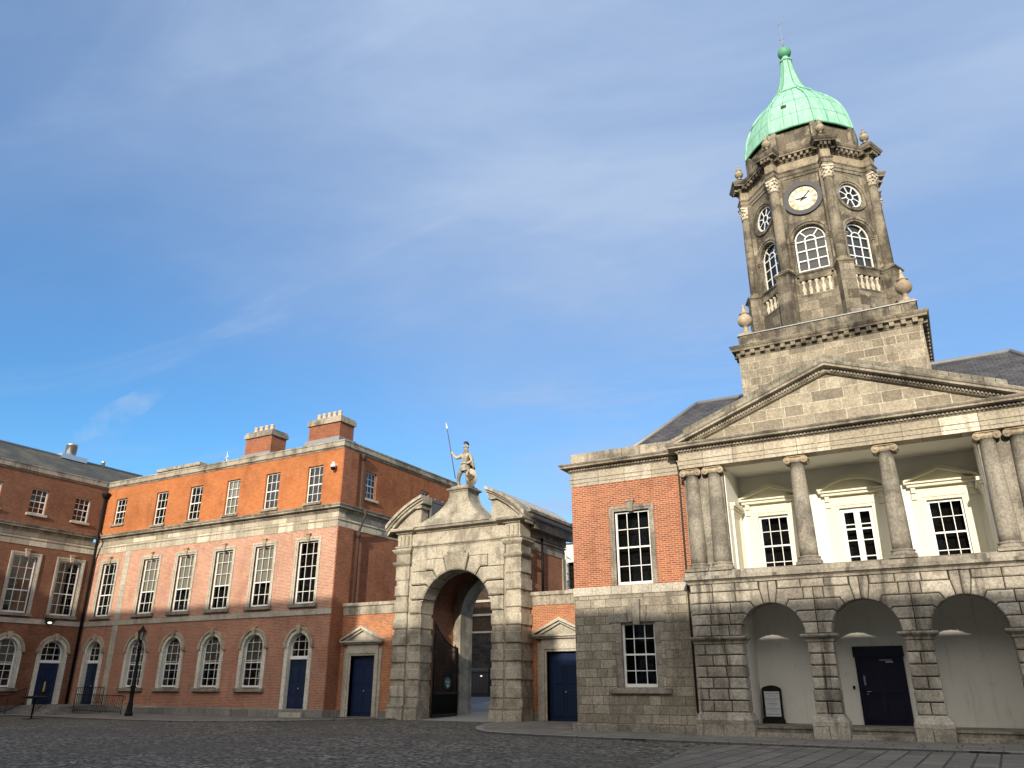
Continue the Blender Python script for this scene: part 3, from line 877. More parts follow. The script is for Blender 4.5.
# string course / balcony edge
mb = MB()
for z0, z1, p in ((4.83, 4.93, .05), (4.93, 5.0, .12), (5.0, 5.10, .20)):
    pass
mb.sweep([(PX0, YF + .1), (PX0, YP), (PX1, YP), (PX1, YF + .1)], [(-.6, 4.83), (.03, 4.83), (.05, 4.90), (.13, 4.95), (.19, 4.97), (.20, 5.06), (.16, 5.08), (.10, 5.10), (.08, 5.23), (-.6, 5.23)])
mb.build('string_course', 'portico_stone', B)
mb = MB(); mb.box(PX0 + .1, PX1 - .1, YP + .35, YB + .1, 4.86, 5.2)
mb.build('loggia_floor', 'grey_stone', B)
# arcade interior
mb = MB()
doorU = (-3.33, -1.80)
mb.wall(FBk, rect(-6.62, 1.52, -.2, 4.6), [], 0., .1)
F1 = Fr((-6.55, YP + .6, 0), R(90)); mb.wall(F1, rect(0, 2.1, -.2, 4.6), [], 0., .15)
F2 = Fr((1.45, YB, 0), R(-90)); mb.wall(F2, rect(0, 2.1, -.2, 4.6), [], 0., .15)
mb.box(-6.6, 1.5, YP + .62, YB + .05, 4.48, 4.6)
mb.build('arcade_interior_wall', 'arcade_render', B)
mb = MB()
mb.box(-6.6, 1.5, YP + .60, YB + .02, -.3, .35)
mb.build('arcade_floor', 'grey_stone', B)
for a, b in zip(piers, piers[1:]):
    mb = MB()
    x0, x1 = a[1] + .14, b[0] - .14
    mb.block(Fr((0, YP - .02, 0), 0), rect(x0, (x0 * .4 + x1 * .6), -.2, .17), 0, -.45, .003, .01); mb.block(Fr((0, YP - .02, 0), 0), rect((x0 * .4 + x1 * .6), x1, -.2, .17), 0, -.45, .003, .01)
    mb.build('step', 'grey_stone', B)
    mb = MB(); x0, x1 = a[1] + .005, b[0] - .005
    mb.block(Fr((0, YP + .32, 0), 0), rect(x0 + .1, x1 - .1, -.1, .29), 0, -.4, .003, .01)
    mb.box(x0 + .06, x1 - .06, YP + .28, YP + .75, .292, .356)
    mb.build('step', 'dark_grey_stone', B)
# arcade door: dark navy, wide head board
dm = MB()
dw = 1.55
dx = -2.57
FD = Fr((dx, YB, .35), 0)
dm.fb(FD, -.74, -.66, 0, 2.2, .06, 0); dm.fb(FD, .66, .74, 0, 2.2, .06, 0)
dm.fb(FD, -.78, .78, 2.1, 2.44, .09, 0)
dm.fb(FD, -.66, .66, 0, 2.1, .03, 0)
for x0 in (-.58, .06):
    dm.block(FD, rect(x0, x0 + .52, .95, 1.98), .045, .02, 0, .02)
    dm.block(FD, rect(x0, x0 + .52, .12, .80), .045, .02, 0, .02)
    dm.fb(FD, x0 + .02, x0 + .5, .115, .13, .06, .03); dm.fb(FD, x0 + .02, x0 + .5, .90, .915, .06, .03)
dr = dm.build('door', 'black_paint', B)
hm = MB(); hm.fb(FD, .02, .40, 1.985, 2.005, .10, .06); hm.fb(FD, .20, .42, 1.91, 1.96, .12, .05)
hm.build('door_closer', 'steel', dr)
hm = MB(); hm.fb(FD, -.56, -.50, 1.22, 1.52, .055, .045); hm.build('push_plate', 'lead', dr)
hm = MB(); hm.tube([FD.P(-.50, 1.02, .05), FD.P(-.50, 1.02, .11), FD.P(-.38, 1.02, .11)], .012, 6); hm.lathe([(.0, 0), (.025, 0), (.025, .03), (0, .03)], FD.P(-.50, .93, .06), 8); hm.build('handle', 'steel', dr)
hm = MB(); hm.fb(FD, -.93, -.86, 1.10, 1.20, .05, 0); hm.build('entry_panel', 'iron', B)

# ---- loggia
def classical_surround(F, u, w, z0, z1, kind, parent, wn_asset, door=False):
    """architrave, frieze, consoles, pediment on wall frame F"""
    hw = w / 2
    mb = MB()
    for i, (o0, o1, dd) in enumerate(((0, .10, .03), (.10, .24, .06))):
        mb.fb(F, u - hw - o1, u - hw - o0, z0, z1 + o0, dd, -.02); mb.fb(F, u + hw + o0, u + hw + o1, z0, z1 + o0, dd, -.02)
        mb.fb(F, u - hw - o1, u + hw + o1, z1 + o0, z1 + o1, dd + .001, -.02)
    # outer pilaster strips + frieze
    mb.fb(F, u - hw - .44, u - hw - .24, z0, z1 + .30, .035, -.02); mb.fb(F, u + hw + .24, u + hw + .44, z0, z1 + .30, .035, -.02)
    mb.fb(F, u - hw - .44, u + hw + .44, z1 + .242, z1 + .46, .03, -.02)
    mb.build('architrave', 'cream', parent)
    mb = MB(); zc = z1 + .46
    W = hw + .60
    if kind == 'tri':
        a = [(u - W, zc + .10), (u, zc + .62), (u + W, zc + .10)]
        mb.fb(F, u - W + .08, u + W - .08, zc, zc + .10, .22, -.02)
        mb.fb(F, u - W, u + W, zc + .10, zc + .16, .30, -.02)
        th = .14
        mb.fp(F, [(u - W, zc + .16), (u, zc + .56), (u, zc + .56 + th), (u - W, zc + .16 + th * .5)], .30, -.02)
        mb.fp(F, [(u + W, zc + .16), (u, zc + .56), (u, zc + .56 + th), (u + W, zc + .16 + th * .5)], .30, -.02)
        mb.fp(F, [(u - W + .1, zc + .15), (u + W - .1, zc + .15), (u, zc + .58)], .06, -.02)
    else:
        mb.fb(F, u - W + .08, u + W - .08, zc, zc + .10, .22, -.02)
        mb.fb(F, u - W, u + W, zc + .10, zc + .16, .30, -.02)
        rise = .42; rr = (W * W + rise * rise) / (2 * rise); t = math.degrees(math.asin(W / rr))
        o = arc(u, zc + .18 + rise - rr, rr + .07, 90 - t, 90 + t, 18); i_ = arc(u, zc + .18 + rise - rr, rr - .05, 90 - t, 90 + t, 18)
        for k in range(18): mb.fp(F, [o[k], o[k + 1], i_[k + 1], i_[k]], .30, -.02)
        mb.fp(F, [(u - W + .08, zc + .15), (u + W - .08, zc + .15)] + [(x, z) for x, z in i_[1:-1]], .06, -.02)
    mb.build('window_pediment', 'cream', parent)
    mb = MB()
    for s in (-1, 1):
        x = u + s * (hw + .34)
        mb.fp(F, rect(x - .08, x + .08, zc - .42, zc), .10, -.0)
        mb.fp(F, rect(x - .07, x + .07, zc - .20, zc - .01), .17, .10)
    mb.build('console', 'cream', parent)

LZ = 5.2
openings = [(-5.40, 1.08), (-2.53, 1.10), (.28, 1.08)]
WZT = 7.50
mb = MB()
mb.wall(FBk, rect(-6.62, 1.52, LZ - .1, 9.2), [rect(u - w / 2, u + w / 2, LZ + .02, WZT) for u, w in openings], 0., .3)
mb.wall(Fr((-6.55, YP + .55, 0), R(90)), rect(0, 2.1, LZ - .1, 9.2), [], 0., .15)
mb.wall(Fr((1.45, YB, 0), R(-90)), rect(0, 2.1, LZ - .1, 9.2), [], 0., .15)
mb.build('loggia_wall', 'cream_wall', B)
mb = MB(); mb.box(-6.6, 1.5, YP + .55, YB + .1, 9.05, 9.2)
pass
mb.build('loggia_ceiling', 'cream_wall', B)
W33 = sash(1.08, WZT - LZ - .05, 3, 4, (WZT - LZ) * .5, bar=.025, st=.07)
W33b = sash(1.08, WZT - LZ - .05, 3, 4, (WZT - LZ) * .5, bar=.025, st=.07, blind=.5)
CAS = sash(1.10, WZT - LZ - .05, 2, 4, WZT - LZ - .78, bar=.035, st=.13)
for (u, w), a, k in zip(openings, (W33, CAS, W33), ('tri', 'seg', 'tri')):
    inst(a, B, (u, YB + .10, LZ + .03))
    classical_surround(FBk, u, w, LZ, WZT, k, B, a)
cm = MB(); cm.fb(Fr((-2.53, YB + .10, 0), 0), -.10, .10, LZ + .05, WZT - .02, .02, -.05); cm.build('mullion', 'white_paint', B)
# side wall niches / doorcases of the loggia
for F_ in (Fr((-6.55, 0, 0), R(90)), Fr((1.45, 0, 0), R(-90))):
    s = 1 if F_.ang > 0 else -1
    uc = s * 28.85
    dmb = MB(); dmb.fb(F_, uc - .42, uc + .42, LZ + .02, 7.35, .02, -.02)
    for o0, o1, dd in ((0, .10, .04), (.10, .20, .07)):
        dmb.fb(F_, uc - .42 - o1, uc - .42 - o0, LZ + .02, 7.35 + o0, dd, -.02); dmb.fb(F_, uc + .42 + o0, uc + .42 + o1, LZ + .02, 7.35 + o0, dd, -.02)
        dmb.fb(F_, uc - .42 - o1, uc + .42 + o1, 7.35 + o0, 7.35 + o1, dd + .001, -.02)
    dmb.fb(F_, uc - .68, uc + .68, 7.56, 7.66, .10, -.02); dmb.fb(F_, uc - .72, uc + .72, 7.66, 7.78, .18, -.02)
    dmb.build('side_doorcase', 'cream', B)

# ---- ionic columns
def column_asset(h=3.7, r0=.30, r1=.225, seg=24):
    sh = MB()
    pr = []
    for i in range(13):
        t = i / 12; r_ = r0 + (r1 - r0) * (t ** 1.5); pr.append((r_, .30 + t * (h - .30 - .24)))
    sh.lathe([(0, .30)] + pr + [(r1 + .03, h - .24), (r1 + .035, h - .21), (r1, h - .20), (r1, h - .05), (0, h - .05)], (0, 0, 0), seg)
    bs = MB(); bs.box(-.40, .40, -.40, .40, 0, .09)
    bs.lathe([(0, .09), (.385, .09), (.40, .12), (.39, .165), (.355, .18), (.335, .205), (.34, .225), (.365, .24), (.365, .265), (.345, .28), (r0, .30), (0, .30)], (0, 0, 0), seg)
    cp = MB()
    # volutes facing front and back, bolster between
    for s in (-1, 1):
        c = Vector((s * (r1 + .055), 0, h - .155))
        m = MB(); m.lathe([(0, -.235), (.125, -.25), (.13, -.22), (.095, -.18), (.075, 0), (.095, .18), (.13, .22), (.125, .25), (0, .235)], (0, 0, 0), 16)
        i = len(cp.v); cp.v += [Vector((v.x, v.z, v.y)) + c for v in m.v]; cp.f += [tuple(i + k for k in f) for f in m.f]; cp.sm += m.sm
        m = MB(); m.lathe([(0, -.28), (.03, -.275), (.05, -.25), (.05, .25), (.03, .275), (0, .28)], (0, 0, 0), 10)
        i = len(cp.v); cp.v += [Vector((v.x, v.z, v.y)) + c for v in m.v]; cp.f += [tuple(i + k for k in f) for f in m.f]; cp.sm += m.sm
    cp.lathe([(0, h - .22), (r1 + .01, h - .22), (r1 + .06, h - .17), (r1 + .05, h - .12), (0, h - .12)], (0, 0, 0), seg)
    cp.box(-r1 - .10, r1 + .10, -.22, .22, h - .13, h - .055)
    cp.box(-r1 - .08, r1 + .08, -.27, .27, h - .055, h)
    return asset('column', sh, 'grey_stone', [asset('column_base', bs, 'grey_stone'), asset('capital', cp, 'warm_carving')])
COL = column_asset()
CZ0, CZ1 = 5.27, 9.0
for x in (-3.98, -1.16): inst(COL, B, (x, YP + .33, CZ0), 0, scale=(1, 1, (CZ1 - CZ0) / 3.7))
mb = MB(); mb.box(PX0 + .06, PX1 - .06, YP + .0, YP + .62, 5.23, 5.275); mb.build('column_plinth_course', 'grey_stone', B)
# paired engaged columns either side
for x in (-7.70, -6.88, 1.77, 2.59): inst(COL, B, (x, YP + .33, CZ0), 0, scale=(.98, 1, (CZ1 - CZ0) / 3.7))
mb = MB(); mb.wall(FP, rect(PX0 + .13, -6.58, CZ0, CZ1), [], -.36, .25); mb.wall(Fr((PX0 + .03, YF + .1, 0), R(-90)), rect(0, .40, CZ0, CZ1), [], 0, .098); mb.build('portico_end_wall', 'grey_stone', B)
mb = MB(); mb.wall(FP, rect(1.48, PX1 - .13, CZ0, CZ1), [], -.36, .25); mb.wall(Fr((PX1 - .03, YP + .35, 0), R(90)), rect(0, .40, CZ0, CZ1), [], 0, .098); mb.build('portico_end_wall', 'grey_stone', B)

# ---- entablature along flank + portico
pathE = [(-12.75, 37.2), (-12.75, YF), (PX0, YF), (PX0, YP), (PX1, YP), (PX1, YF), (7.65, YF), (7.65, 37.2)]
mb = MB()
mb.sweep(pathE, [(-.55, 9.0), (.02, 9.0), (.02, 9.13), (.045, 9.13), (.045, 9.27), (.075, 9.29), (.075, 9.32), (-.55, 9.32)])
mb.build('architrave', 'band_stone', B)
mb = MB(); mb.sweep(pathE, [(-.55, 9.32), (.015, 9.32), (.015, 9.58), (-.55, 9.58)]); mb.build('frieze', 'band_stone', B)
mb = MB()
mb.sweep(pathE, [(-.5, 9.58), (.04, 9.58), (.06, 9.61), (.10, 9.63), (.10, 9.69), (.16, 9.72), (.34, 9.74), (.34, 9.80), (.37, 9.82), (.41, 9.87), (.41, 9.89), (-.5, 9.91)])
cor = mb.build('cornice', 'cornice_stone', B)
def dentils(path, z0, z1, p0, p1, w, gap, name, mat, parent):
    mb = MB()
    for a, b in zip(path, path[1:]):
        A = Vector(a); Bv = Vector(b); L = (Bv - A).length
        if L < .5: continue
        d = (Bv - A) / L; ang = math.atan2(d.y, d.x); F = Fr((a[0], a[1], 0), ang)
        n = int(L / (w + gap)); s = L / n
        for i in range(n): mb.fb(F, (i + .5) * s - w / 2, (i + .5) * s + w / 2, z0, z1, p1, p0)
    return mb.build(name, mat, parent)
dentils([(-12.75, YF), (PX0, YF)], 9.63, 9.70, .09, .155, .07, .05, 'dentil_band', 'cornice_stone', cor)
dentils([(PX0, YP), (PX1, YP)], 9.63, 9.70, .09, .155, .07, .05, 'dentil_band', 'cornice_stone', cor)
dentils([(PX1, YF), (7.65, YF)], 9.63, 9.70, .09, .155, .07, .05, 'dentil_band', 'cornice_stone', cor)
# parapets on the flanks
for x0, x1 in ((-12.75, -8.3), (3.2, 7.65)):
    n = 6; mb = MB()
    for i in range(n): mb.block(Fr((0, YF, 0), 0), rect(x0 + (x1 - x0) * i / n, x0 + (x1 - x0) * (i + 1) / n, 9.9, 10.36), .03, -.42, .004, .015)
    mb.build('parapet', 'cornice_stone', B)
for F_ in (Fr((-12.75, 37.2, 0), R(-90)), Fr((7.65, YF, 0), R(90))):
    mb = MB()
    for i in range(10): mb.block(F_, rect(.44 if F_.ang > 0 and i == 0 else .93 * i, .93 * (i + 1) - (.44 if F_.ang < 0 and i == 9 else 0), 9.9, 10.36), .03, -.40, .004, .015)
    mb.build('parapet', 'cornice_stone', B)
# ---- pediment
half = (PX1 - PX0) / 2 + .38
APZ = 12.12; EZ = 9.90
xl, xr = CX - half, CX + half
mb = MB()
mb.wall(Fr((0, YP, 0), 0), [(PX0 + .1, 9.85), (PX1 - .1, 9.85), (CX, 9.85 + (APZ - EZ) * ((PX1 - PX0) / 2 - .1) / half + .05)], [], -.08, .4)
mb.build('tympanum', 'tymp_ashlar', B)
sl_ = (APZ - EZ) / half; L_ = math.hypot(half, APZ - EZ); ca, sa = half / L_, (APZ - EZ) / L_
mb = MB()
prof = [(.0, -.36), (.05, -.34), (.09, -.30), (.10, -.22), (.16, -.19), (.34, -.17), (.34, -.10), (.38, -.07), (.41, 0.), (.41, .02)]
for sgn in (-1, 1):
    xe = xl if sgn < 0 else xr
    def rp(t, o, h_):   # t along the slope 0..L, o out of wall, h above line
        return Vector((xe - sgn * (t * ca), YP - o, EZ + .02 + t * sa)) + Vector((0, 0, h_ / ca))
    ring0 = []; ring1 = []
    for o, h_ in prof + [(-.5, .02), (-.5, -.36)]:
        # clip lower end horizontally onto the cornice
        t0 = max(0., -h_ / ca / sl_ / 1.0 * ca) if h_ < 0 else 0.
        t0 = (-h_ / ca) / sa * 1.0 if h_ < 0 else 0.
        ring0.append(rp(t0, o, h_)); ring1.append(rp(L_, o, h_))
    n = len(ring0)
    mb.mesh_part(ring0 + ring1, [(i, (i + 1) % n, n + (i + 1) % n, n + i) for i in range(n)] + [tuple(range(n)), tuple(n + i for i in reversed(range(n)))])
rk = mb.build('raking_cornice', 'cornice_stone', B)
mb = MB(); dn = MB()
for sgn in (-1, 1):
    xe = xl if sgn < 0 else xr
    def rp(t, o, h_): return Vector((xe - sgn * (t * ca), YP - o, EZ + .02 + t * sa)) + Vector((0, 0, h_ / ca))
    n = 17; t0 = .75; t1 = L_
    for i in range(n):
        a = t0 + (t1 - t0) * i / n + .008; b = t0 + (t1 - t0) * (i + 1) / n - .008
        if i == n - 1: b = t1 - .0
        hh = .225
        mb.prism([rp(a, .26, .02), rp(b, .26, .02), rp(b, .26, hh), rp(a, .26, hh)], [rp(a, -.45, .02), rp(b, -.45, .02), rp(b, -.45, hh), rp(a, -.45, hh)])
    n = 48
    for i in range(n):
        a = .95 + (L_ - 1.1) * i / n; b = a + (L_ - 1.1) / n * .58
        dn.prism([rp(a, .155, -.29), rp(b, .155, -.29), rp(b, .155, -.205), rp(a, .155, -.205)], [rp(a, .09, -.29), rp(b, .09, -.29), rp(b, .09, -.205), rp(a, .09, -.205)])
mb.build('pediment_coping', 'coping_stone', B)
dn.build('dentil_band', 'cornice_stone', rk)
# pediment roof and main hipped roof
mb = MB()
e0 = 10.25; RZ = 13.38; YR = 32.6
xa, xb_ = -10.75, 5.65; ra, rb = -8.6, 3.5; ya, yb = 28.5, 36.7
A = [(xa, ya, e0), (xb_, ya, e0), (xb_, yb, e0), (xa, yb, e0)]; Rg = [(ra, YR, RZ), (rb, YR, RZ)]
mb.q([A[0], A[1], Rg[1], Rg[0]]); mb.q([A[2], A[3], Rg[0], Rg[1]]); mb.q([A[1], A[2], Rg[1]]); mb.q([A[3], A[0], Rg[0]])
mb.q([(xl + .5, YP + .1, EZ + .1), (CX, YP + .1, APZ - .02), (CX, 31.0, APZ - .02), (xl + .5, 31.0, EZ + .1)])
mb.q([(xr - .5, YP + .1, EZ + .1), (CX, YP + .1, APZ - .02), (CX, 31.0, APZ - .02), (xr - .5, 31.0, EZ + .1)])
rf = mb.build('roof', 'slate', B, False)
mb = MB()
mb.tube([A[0], Rg[0]], .10, 6); mb.tube([A[1], Rg[1]], .10, 6); mb.tube([Rg[0], Rg[1]], .10, 6)
mb.tube([A[2], Rg[1]], .1, 6); mb.tube([A[3], Rg[0]], .1, 6)
mb.box(-12.7, 7.6, YF + .4, YF + .8, 9.9, 10.24)
mb.build('roof_ridge_lead', 'lead', rf)

# ---- flank walls
UWc, LWc = -10.27, -10.27
UW = (1.40, 5.06, 7.83); LW = (1.27, 1.50, 3.70)
def flank(mir, parent):
    m = (lambda u: u) if not mir else (lambda u: 2 * CX - u)
    def rc(u0, u1, v0, v1): a, b = m(u0), m(u1); return rect(min(a, b), max(a, b), v0, v1)
    mb = MB()
    mb.wall(FF, rc(-12.75, PX0, 5.02, 9.02), [rc(UWc - UW[0] / 2, UWc + UW[0] / 2, UW[1], UW[2])], 0., .35)
    mb.build('brick_wall', 'brick_red', parent)
    mb = MB()
    mb.wall(FF, rc(-12.75, PX0, -.3, 4.73), [rc(LWc - LW[0] / 2, LWc + LW[0] / 2, LW[1], LW[2])], 0.02, .37)
    mb.build('ashlar_wall', 'ashlar', parent)
    mb = MB()
    n = 6
    for i in range(n): mb.block(FF, rc(-12.78 + (PX0 + 12.78) * i / n, -12.78 + (PX0 + 12.78) * (i + 1) / n, 4.72, 5.04), .06, -.3, .004, .012)
    mb.build('string_course', 'surround_stone', parent)
    mb = MB()
    k = [(-12.9, -12.0), (-12.0, -11.1), (-11.1, -9.6), (-9.6, -8.7), (-8.7, -8.05)]
    for i, (a, b) in enumerate(k): mb.block(FF, rc(a, b, -.3, .27 + (.0 if i % 2 else .03)), .20, -.2, .006, .02)
    mb.build('plinth', 'dark_grey_stone', parent)
    # window trims
    mb = MB(); w, z0, z1 = UW; u = UWc
    for o0, o1, dd in ((0, .10, .02), (.10, .20, .045)):
        mb.fp(FF, rc(u - w / 2 - o1, u - w / 2 - o0, z0, z1 + o0), dd, -.1); mb.fp(FF, rc(u + w / 2 + o0, u + w / 2 + o1, z0, z1 + o0), dd, -.1)
        mb.fp(FF, rc(u - w / 2 - o1, u + w / 2 + o1, z1 + o0, z1 + o1), dd + .001, -.1)
    mb.fp(FF, [(m(u) - .09, z1 - .05), (m(u) + .09, z1 - .05), (m(u) + .13, z1 + .34), (m(u) - .13, z1 + .34)], .11, 0)
    mb.fp(FF, rect(m(u) - .17, m(u) + .17, z1 + .34, z1 + .40), .14, 0)
    mb.build('window_surround', 'grey_stone', parent)
    mb = MB(); w, z0, z1 = LW
    hk = [(-.75, -.42, .36), (-.42, -.16, .62), (-.16, .16, .84), (.16, .42, .62), (.42, .75, .36)]
    mb.block(FF, rc(u - w / 2 - .48, u - .38, z1, z1 + .36), .06, -.1, .012, .015); mb.block(FF, rc(u + .38, u + w / 2 + .48, z1, z1 + .36), .06, -.1, .012, .015)
    mb.block(FF, [(m(u) - .33, z1), (m(u) - .13, z1), (m(u) - .17, z1 + .62), (m(u) - .43, z1 + .62)], .10, -.1, .012, .02)
    mb.block(FF, [(m(u) + .33, z1), (m(u) + .13, z1), (m(u) + .17, z1 + .62), (m(u) + .43, z1 + .62)], .10, -.1, .012, .02)
    mb.block(FF, [(m(u) - .13, z1 - .10), (m(u) + .13, z1 - .10), (m(u) + .18, z1 + .84), (m(u) - .18, z1 + .84)], .15, -.1, .010, .02)
    for i in range(6):
        ww = .38 if i % 2 else .24; hz = (z1 - z0) / 6
        for s in (-1, 1):
            a = m(u) + s * (w / 2); b = m(u) + s * (w / 2 + ww)
            mb.block(FF, rect(min(a, b), max(a, b), z0 + i * hz, z0 + (i + 1) * hz), .035, -.1, .006, .012)
    mb.build('window_surround', 'dark_grey_stone', parent)
    mb = MB(); mb.fp(FF, rc(u - w / 2 - .52, u + w / 2 + .52, 1.30, 1.48), .13, -.1); mb.build('window_sill', 'grey_stone', parent)
wU = sash(UW[0], UW[2] - UW[1], 3, 4, (UW[2] - UW[1]) / 2, bar=.027, st=.075)
wL = sash(LW[0], LW[2] - LW[1], 3, 4, (LW[2] - LW[1]) / 2, bar=.027, st=.075)
for mir in (False, True):
    flank(mir, B)
    u = UWc if not mir else 2 * CX - UWc
    inst(wU, B, (u, YF + .12, UW[1])); inst(wL, B, (u, YF + .12, LW[1]))
# side and back walls
mb = MB()
mb.wall(Fr((-12.75, 37.2, 0), R(-90)), rect(0, 37.2 - YF - .352, -.3, 9.02), [], 0, .3); mb.wall(Fr((7.65, YF, 0), R(90)), rect(.352, 37.2 - YF - .302, -.3, 9.02), [], 0, .3)
mb.wall(Fr((7.65, 37.2, 0), R(180)), rect(0, 20.1, -.3, 9.02), [], 0, .3)
mb.build('brick_wall', 'brick_red', B)
mb = MB(); mb.wall(Fr((0, YF, 0), 0), rect(PX0, -6.6, -.3, 9.1), [], -.02, .2); mb.wall(Fr((0, YF, 0), 0), rect(1.5, PX1, -.3, 9.1), [], -.02, .2); mb.build('inner_wall', 'grey_stone', B)
mb = MB(); mb.tube([(-8.28, YF - .08, 9.45), (-8.27, YF - .08, 9.0), (-8.27, YF - .08, .7)], .035, 8); mb.lathe([(0, 0), (.06, 0), (.10, .16), (.10, .22), (0, .22)], (-8.28, YF - .12, 9.4), 10)
mb.build('drainpipe', 'iron_rust', B)

# ================================================================== tower
TX, TY = -2.57, 32.6
hb = 3.30
FT = Fr((TX, TY - hb, 0), 0)
mb = MB()
for k in range(4):
    a = k * PI / 2; F = Fr((TX + hb * math.sin(a), TY - hb * math.cos(a), 0), a)
    mb.wall(F, rect(-hb, hb - .402, 9.5, 13.84), [], 0, .4)
mb.build('tower_base', 'base_ashlar', B)
sq = lambda r_: [(TX - r_, TY - r_), (TX + r_, TY - r_), (TX + r_, TY + r_), (TX - r_, TY + r_)]
mb = MB()
mb.sweep(sq(hb), [(-.6, 13.78), (.02, 13.78), (.03, 13.84), (.06, 13.87), (.07, 14.0), (.22, 14.03), (.22, 14.11), (.25, 14.14), (.29, 14.22), (.29, 14.25), (-.6, 14.29)], True)
tcn = mb.build('tower_cornice', 'tower_trim', B)
dentils(sq(hb) + [sq(hb)[0]], 13.86, 14.025, .03, .195, .17, .20, 'modillion_band', 'tower_trim', tcn)
mb = MB()
r_ = hb - .05
for k in range(4):
    a = k * PI / 2; F = Fr((TX + r_ * math.sin(a), TY - r_ * math.cos(a), 0), a)
    n = 7
    for i in range(n):
        x0, x1 = -r_ + 2 * r_ * i / n, -r_ + 2 * r_ * (i + 1) / n
        if i == n - 1: x1 -= .51
        mb.block(F, rect(x0, x1, 14.27, 14.76), 0, -.5, .004, .012)
mb.build('tower_blocking_course', 'tower_trim', B)
mb = MB(); mb.sweep(sq(r_), [(-.55, 14.762), (.04, 14.762), (.04, 14.80), (-.55, 14.83)], True)
mb.build('lead_capping', 'lead', B)
mb = MB(); mb.box(TX - r_ + .3, TX + r_ - .3, TY - r_ + .3, TY + r_ - .3, 14.3, 14.6); mb.build('tower_deck', 'lead', B)
# urns
def urn_asset(s, mat='warm_carving'):
    u = MB()
    u.box(-.26 * s, .26 * s, -.26 * s, .26 * s, 0, .07 * s)
    u.lathe([(0, .07), (.23, .07), (.21, .12), (.13, .20), (.085, .34), (.075, .40), (.10, .43), (.13, .45), (.24, .53), (.29, .64), (.295, .72), (.27, .82), (.20, .92), (.14, .96), (.145, .985), (.20, 1.0), (.20, 1.03), (.12, 1.07), (.09, 1.14), (.07, 1.24), (.045, 1.29), (.07, 1.33), (.05, 1.39), (.0, 1.49)], (0, 0, 0), 18)
    for v in u.v:
        if v.z > .0705: v.x *= s; v.y *= s; v.z *= s
    # gadroons
    for v in u.v:
        z = v.z / s
        if .42 < z < .9:
            a = math.atan2(v.y, v.x); 
    return asset('urn', u, mat)
URN = urn_asset(1.0)
for sx in (-1, 1):
    for sy in (-1, 1): inst(URN, B, (TX + sx * (hb - .34), TY + sy * (hb - .34), 14.83))
TX -= .05
# octagon stage
c8 = math.cos(PI / 8); t8 = math.tan(PI / 8)
RW = 2.74; AP = RW * c8
def octF(ap, k):  # face k: normal rotates from -Y
    a = k * PI / 4; return Fr((TX + ap * math.sin(a), TY - ap * math.cos(a), 0), a)
def oct_path(ap, bw, Ro):
    """octagon of apothem ap with breakouts of half width bw to radius Ro at the corners (ccw)"""
    out = []
    T = ap * t8
    for k in range(8):
        F = octF(ap, k)
        t = T - bw / c8
        a = k * PI / 4 + PI / 8   # corner after face k
        rho = Vector((math.sin(a), -math.cos(a))); per = Vector((math.cos(a), math.sin(a)))
        p1 = F.P(t, 0); out.append((p1.x, p1.y))
        o = Vector((TX, TY)) + rho * Ro
        out.append(tuple(o - per * bw)); out.append(tuple(o + per * bw))
        F2 = octF(ap, (k + 1) % 8); p2 = F2.P(-t, 0); out.append((p2.x, p2.y))
    return out
WS, WT = 18.83, .63   # window spring, half width
mb = MB(); T = AP * t8
for k in range(8):
    F = octF(AP, k)
    rr = .57 if k % 2 else .60
    hs = [archpoly(0, WT, 17.0, WS, 18), [(rr * math.cos(2 * PI * i / 24), 20.77 + rr * math.sin(2 * PI * i / 24)) for i in range(24)]]
    mb.wall(F, rect(-T, T, 14.3, 22.0), hs, 0, .34)
mb.build('belfry_wall', 'tower_stone', B)
# window archivolt + impost + jamb piers
TW = sash(2 * WT - .04, WS - 17.0 + WT, 3, 4, None, arch=WS - 17.0, bar=.045, st=.055, fan=True, blind=.995, bmat='pane_grey')  # full-height grey sheet, no real blind: reflected tone put into its colour
RO = None
def roundel():
    fr = MB(); n = 24
    for (a, b, d0) in ((.50, .425, 0.),):
        po = [(a * math.cos(2 * PI * i / n), a * math.sin(2 * PI * i / n)) for i in range(n)]; pi_ = [(b * math.cos(2 * PI * i / n), b * math.sin(2 * PI * i / n)) for i in range(n)]
        for i in range(n): fr.fp(L0, [po[i], po[(i + 1) % n], pi_[(i + 1) % n], pi_[i]], 0, -.06)
    po = [(.16 * math.cos(2 * PI * i / n), .16 * math.sin(2 * PI * i / n)) for i in range(n)]; pi_ = [(.125 * math.cos(2 * PI * i / n), .125 * math.sin(2 * PI * i / n)) for i in range(n)]
    for i in range(n): fr.fp(L0, [po[i], po[(i + 1) % n], pi_[(i + 1) % n], pi_[i]], 0, -.05)
    for i in range(8):
        a = 2 * PI * (i + .5) / 8; c, s_ = math.cos(a), math.sin(a); b = .017
        fr.fp(L0, [(.15 * c - s_ * b, .15 * s_ + c * b), (.15 * c + s_ * b, .15 * s_ - c * b), (.46 * c + s_ * b, .46 * s_ - c * b), (.46 * c - s_ * b, .46 * s_ + c * b)], -.004, -.045)
    pn = MB(); pn.q([L0.P(.49 * math.cos(2 * PI * i / n), .49 * math.sin(2 * PI * i / n), -.03) for i in range(n)])
    cu = MB(); cu.fb(L0, -.6, .6, -.6, .6, -.42, -.44)
    return asset('round_window', fr, 'white_paint', [asset('pane', pn, 'glass'), asset('dark_backing', cu, 'pane_grey')])
RO = roundel()
trim = MB()
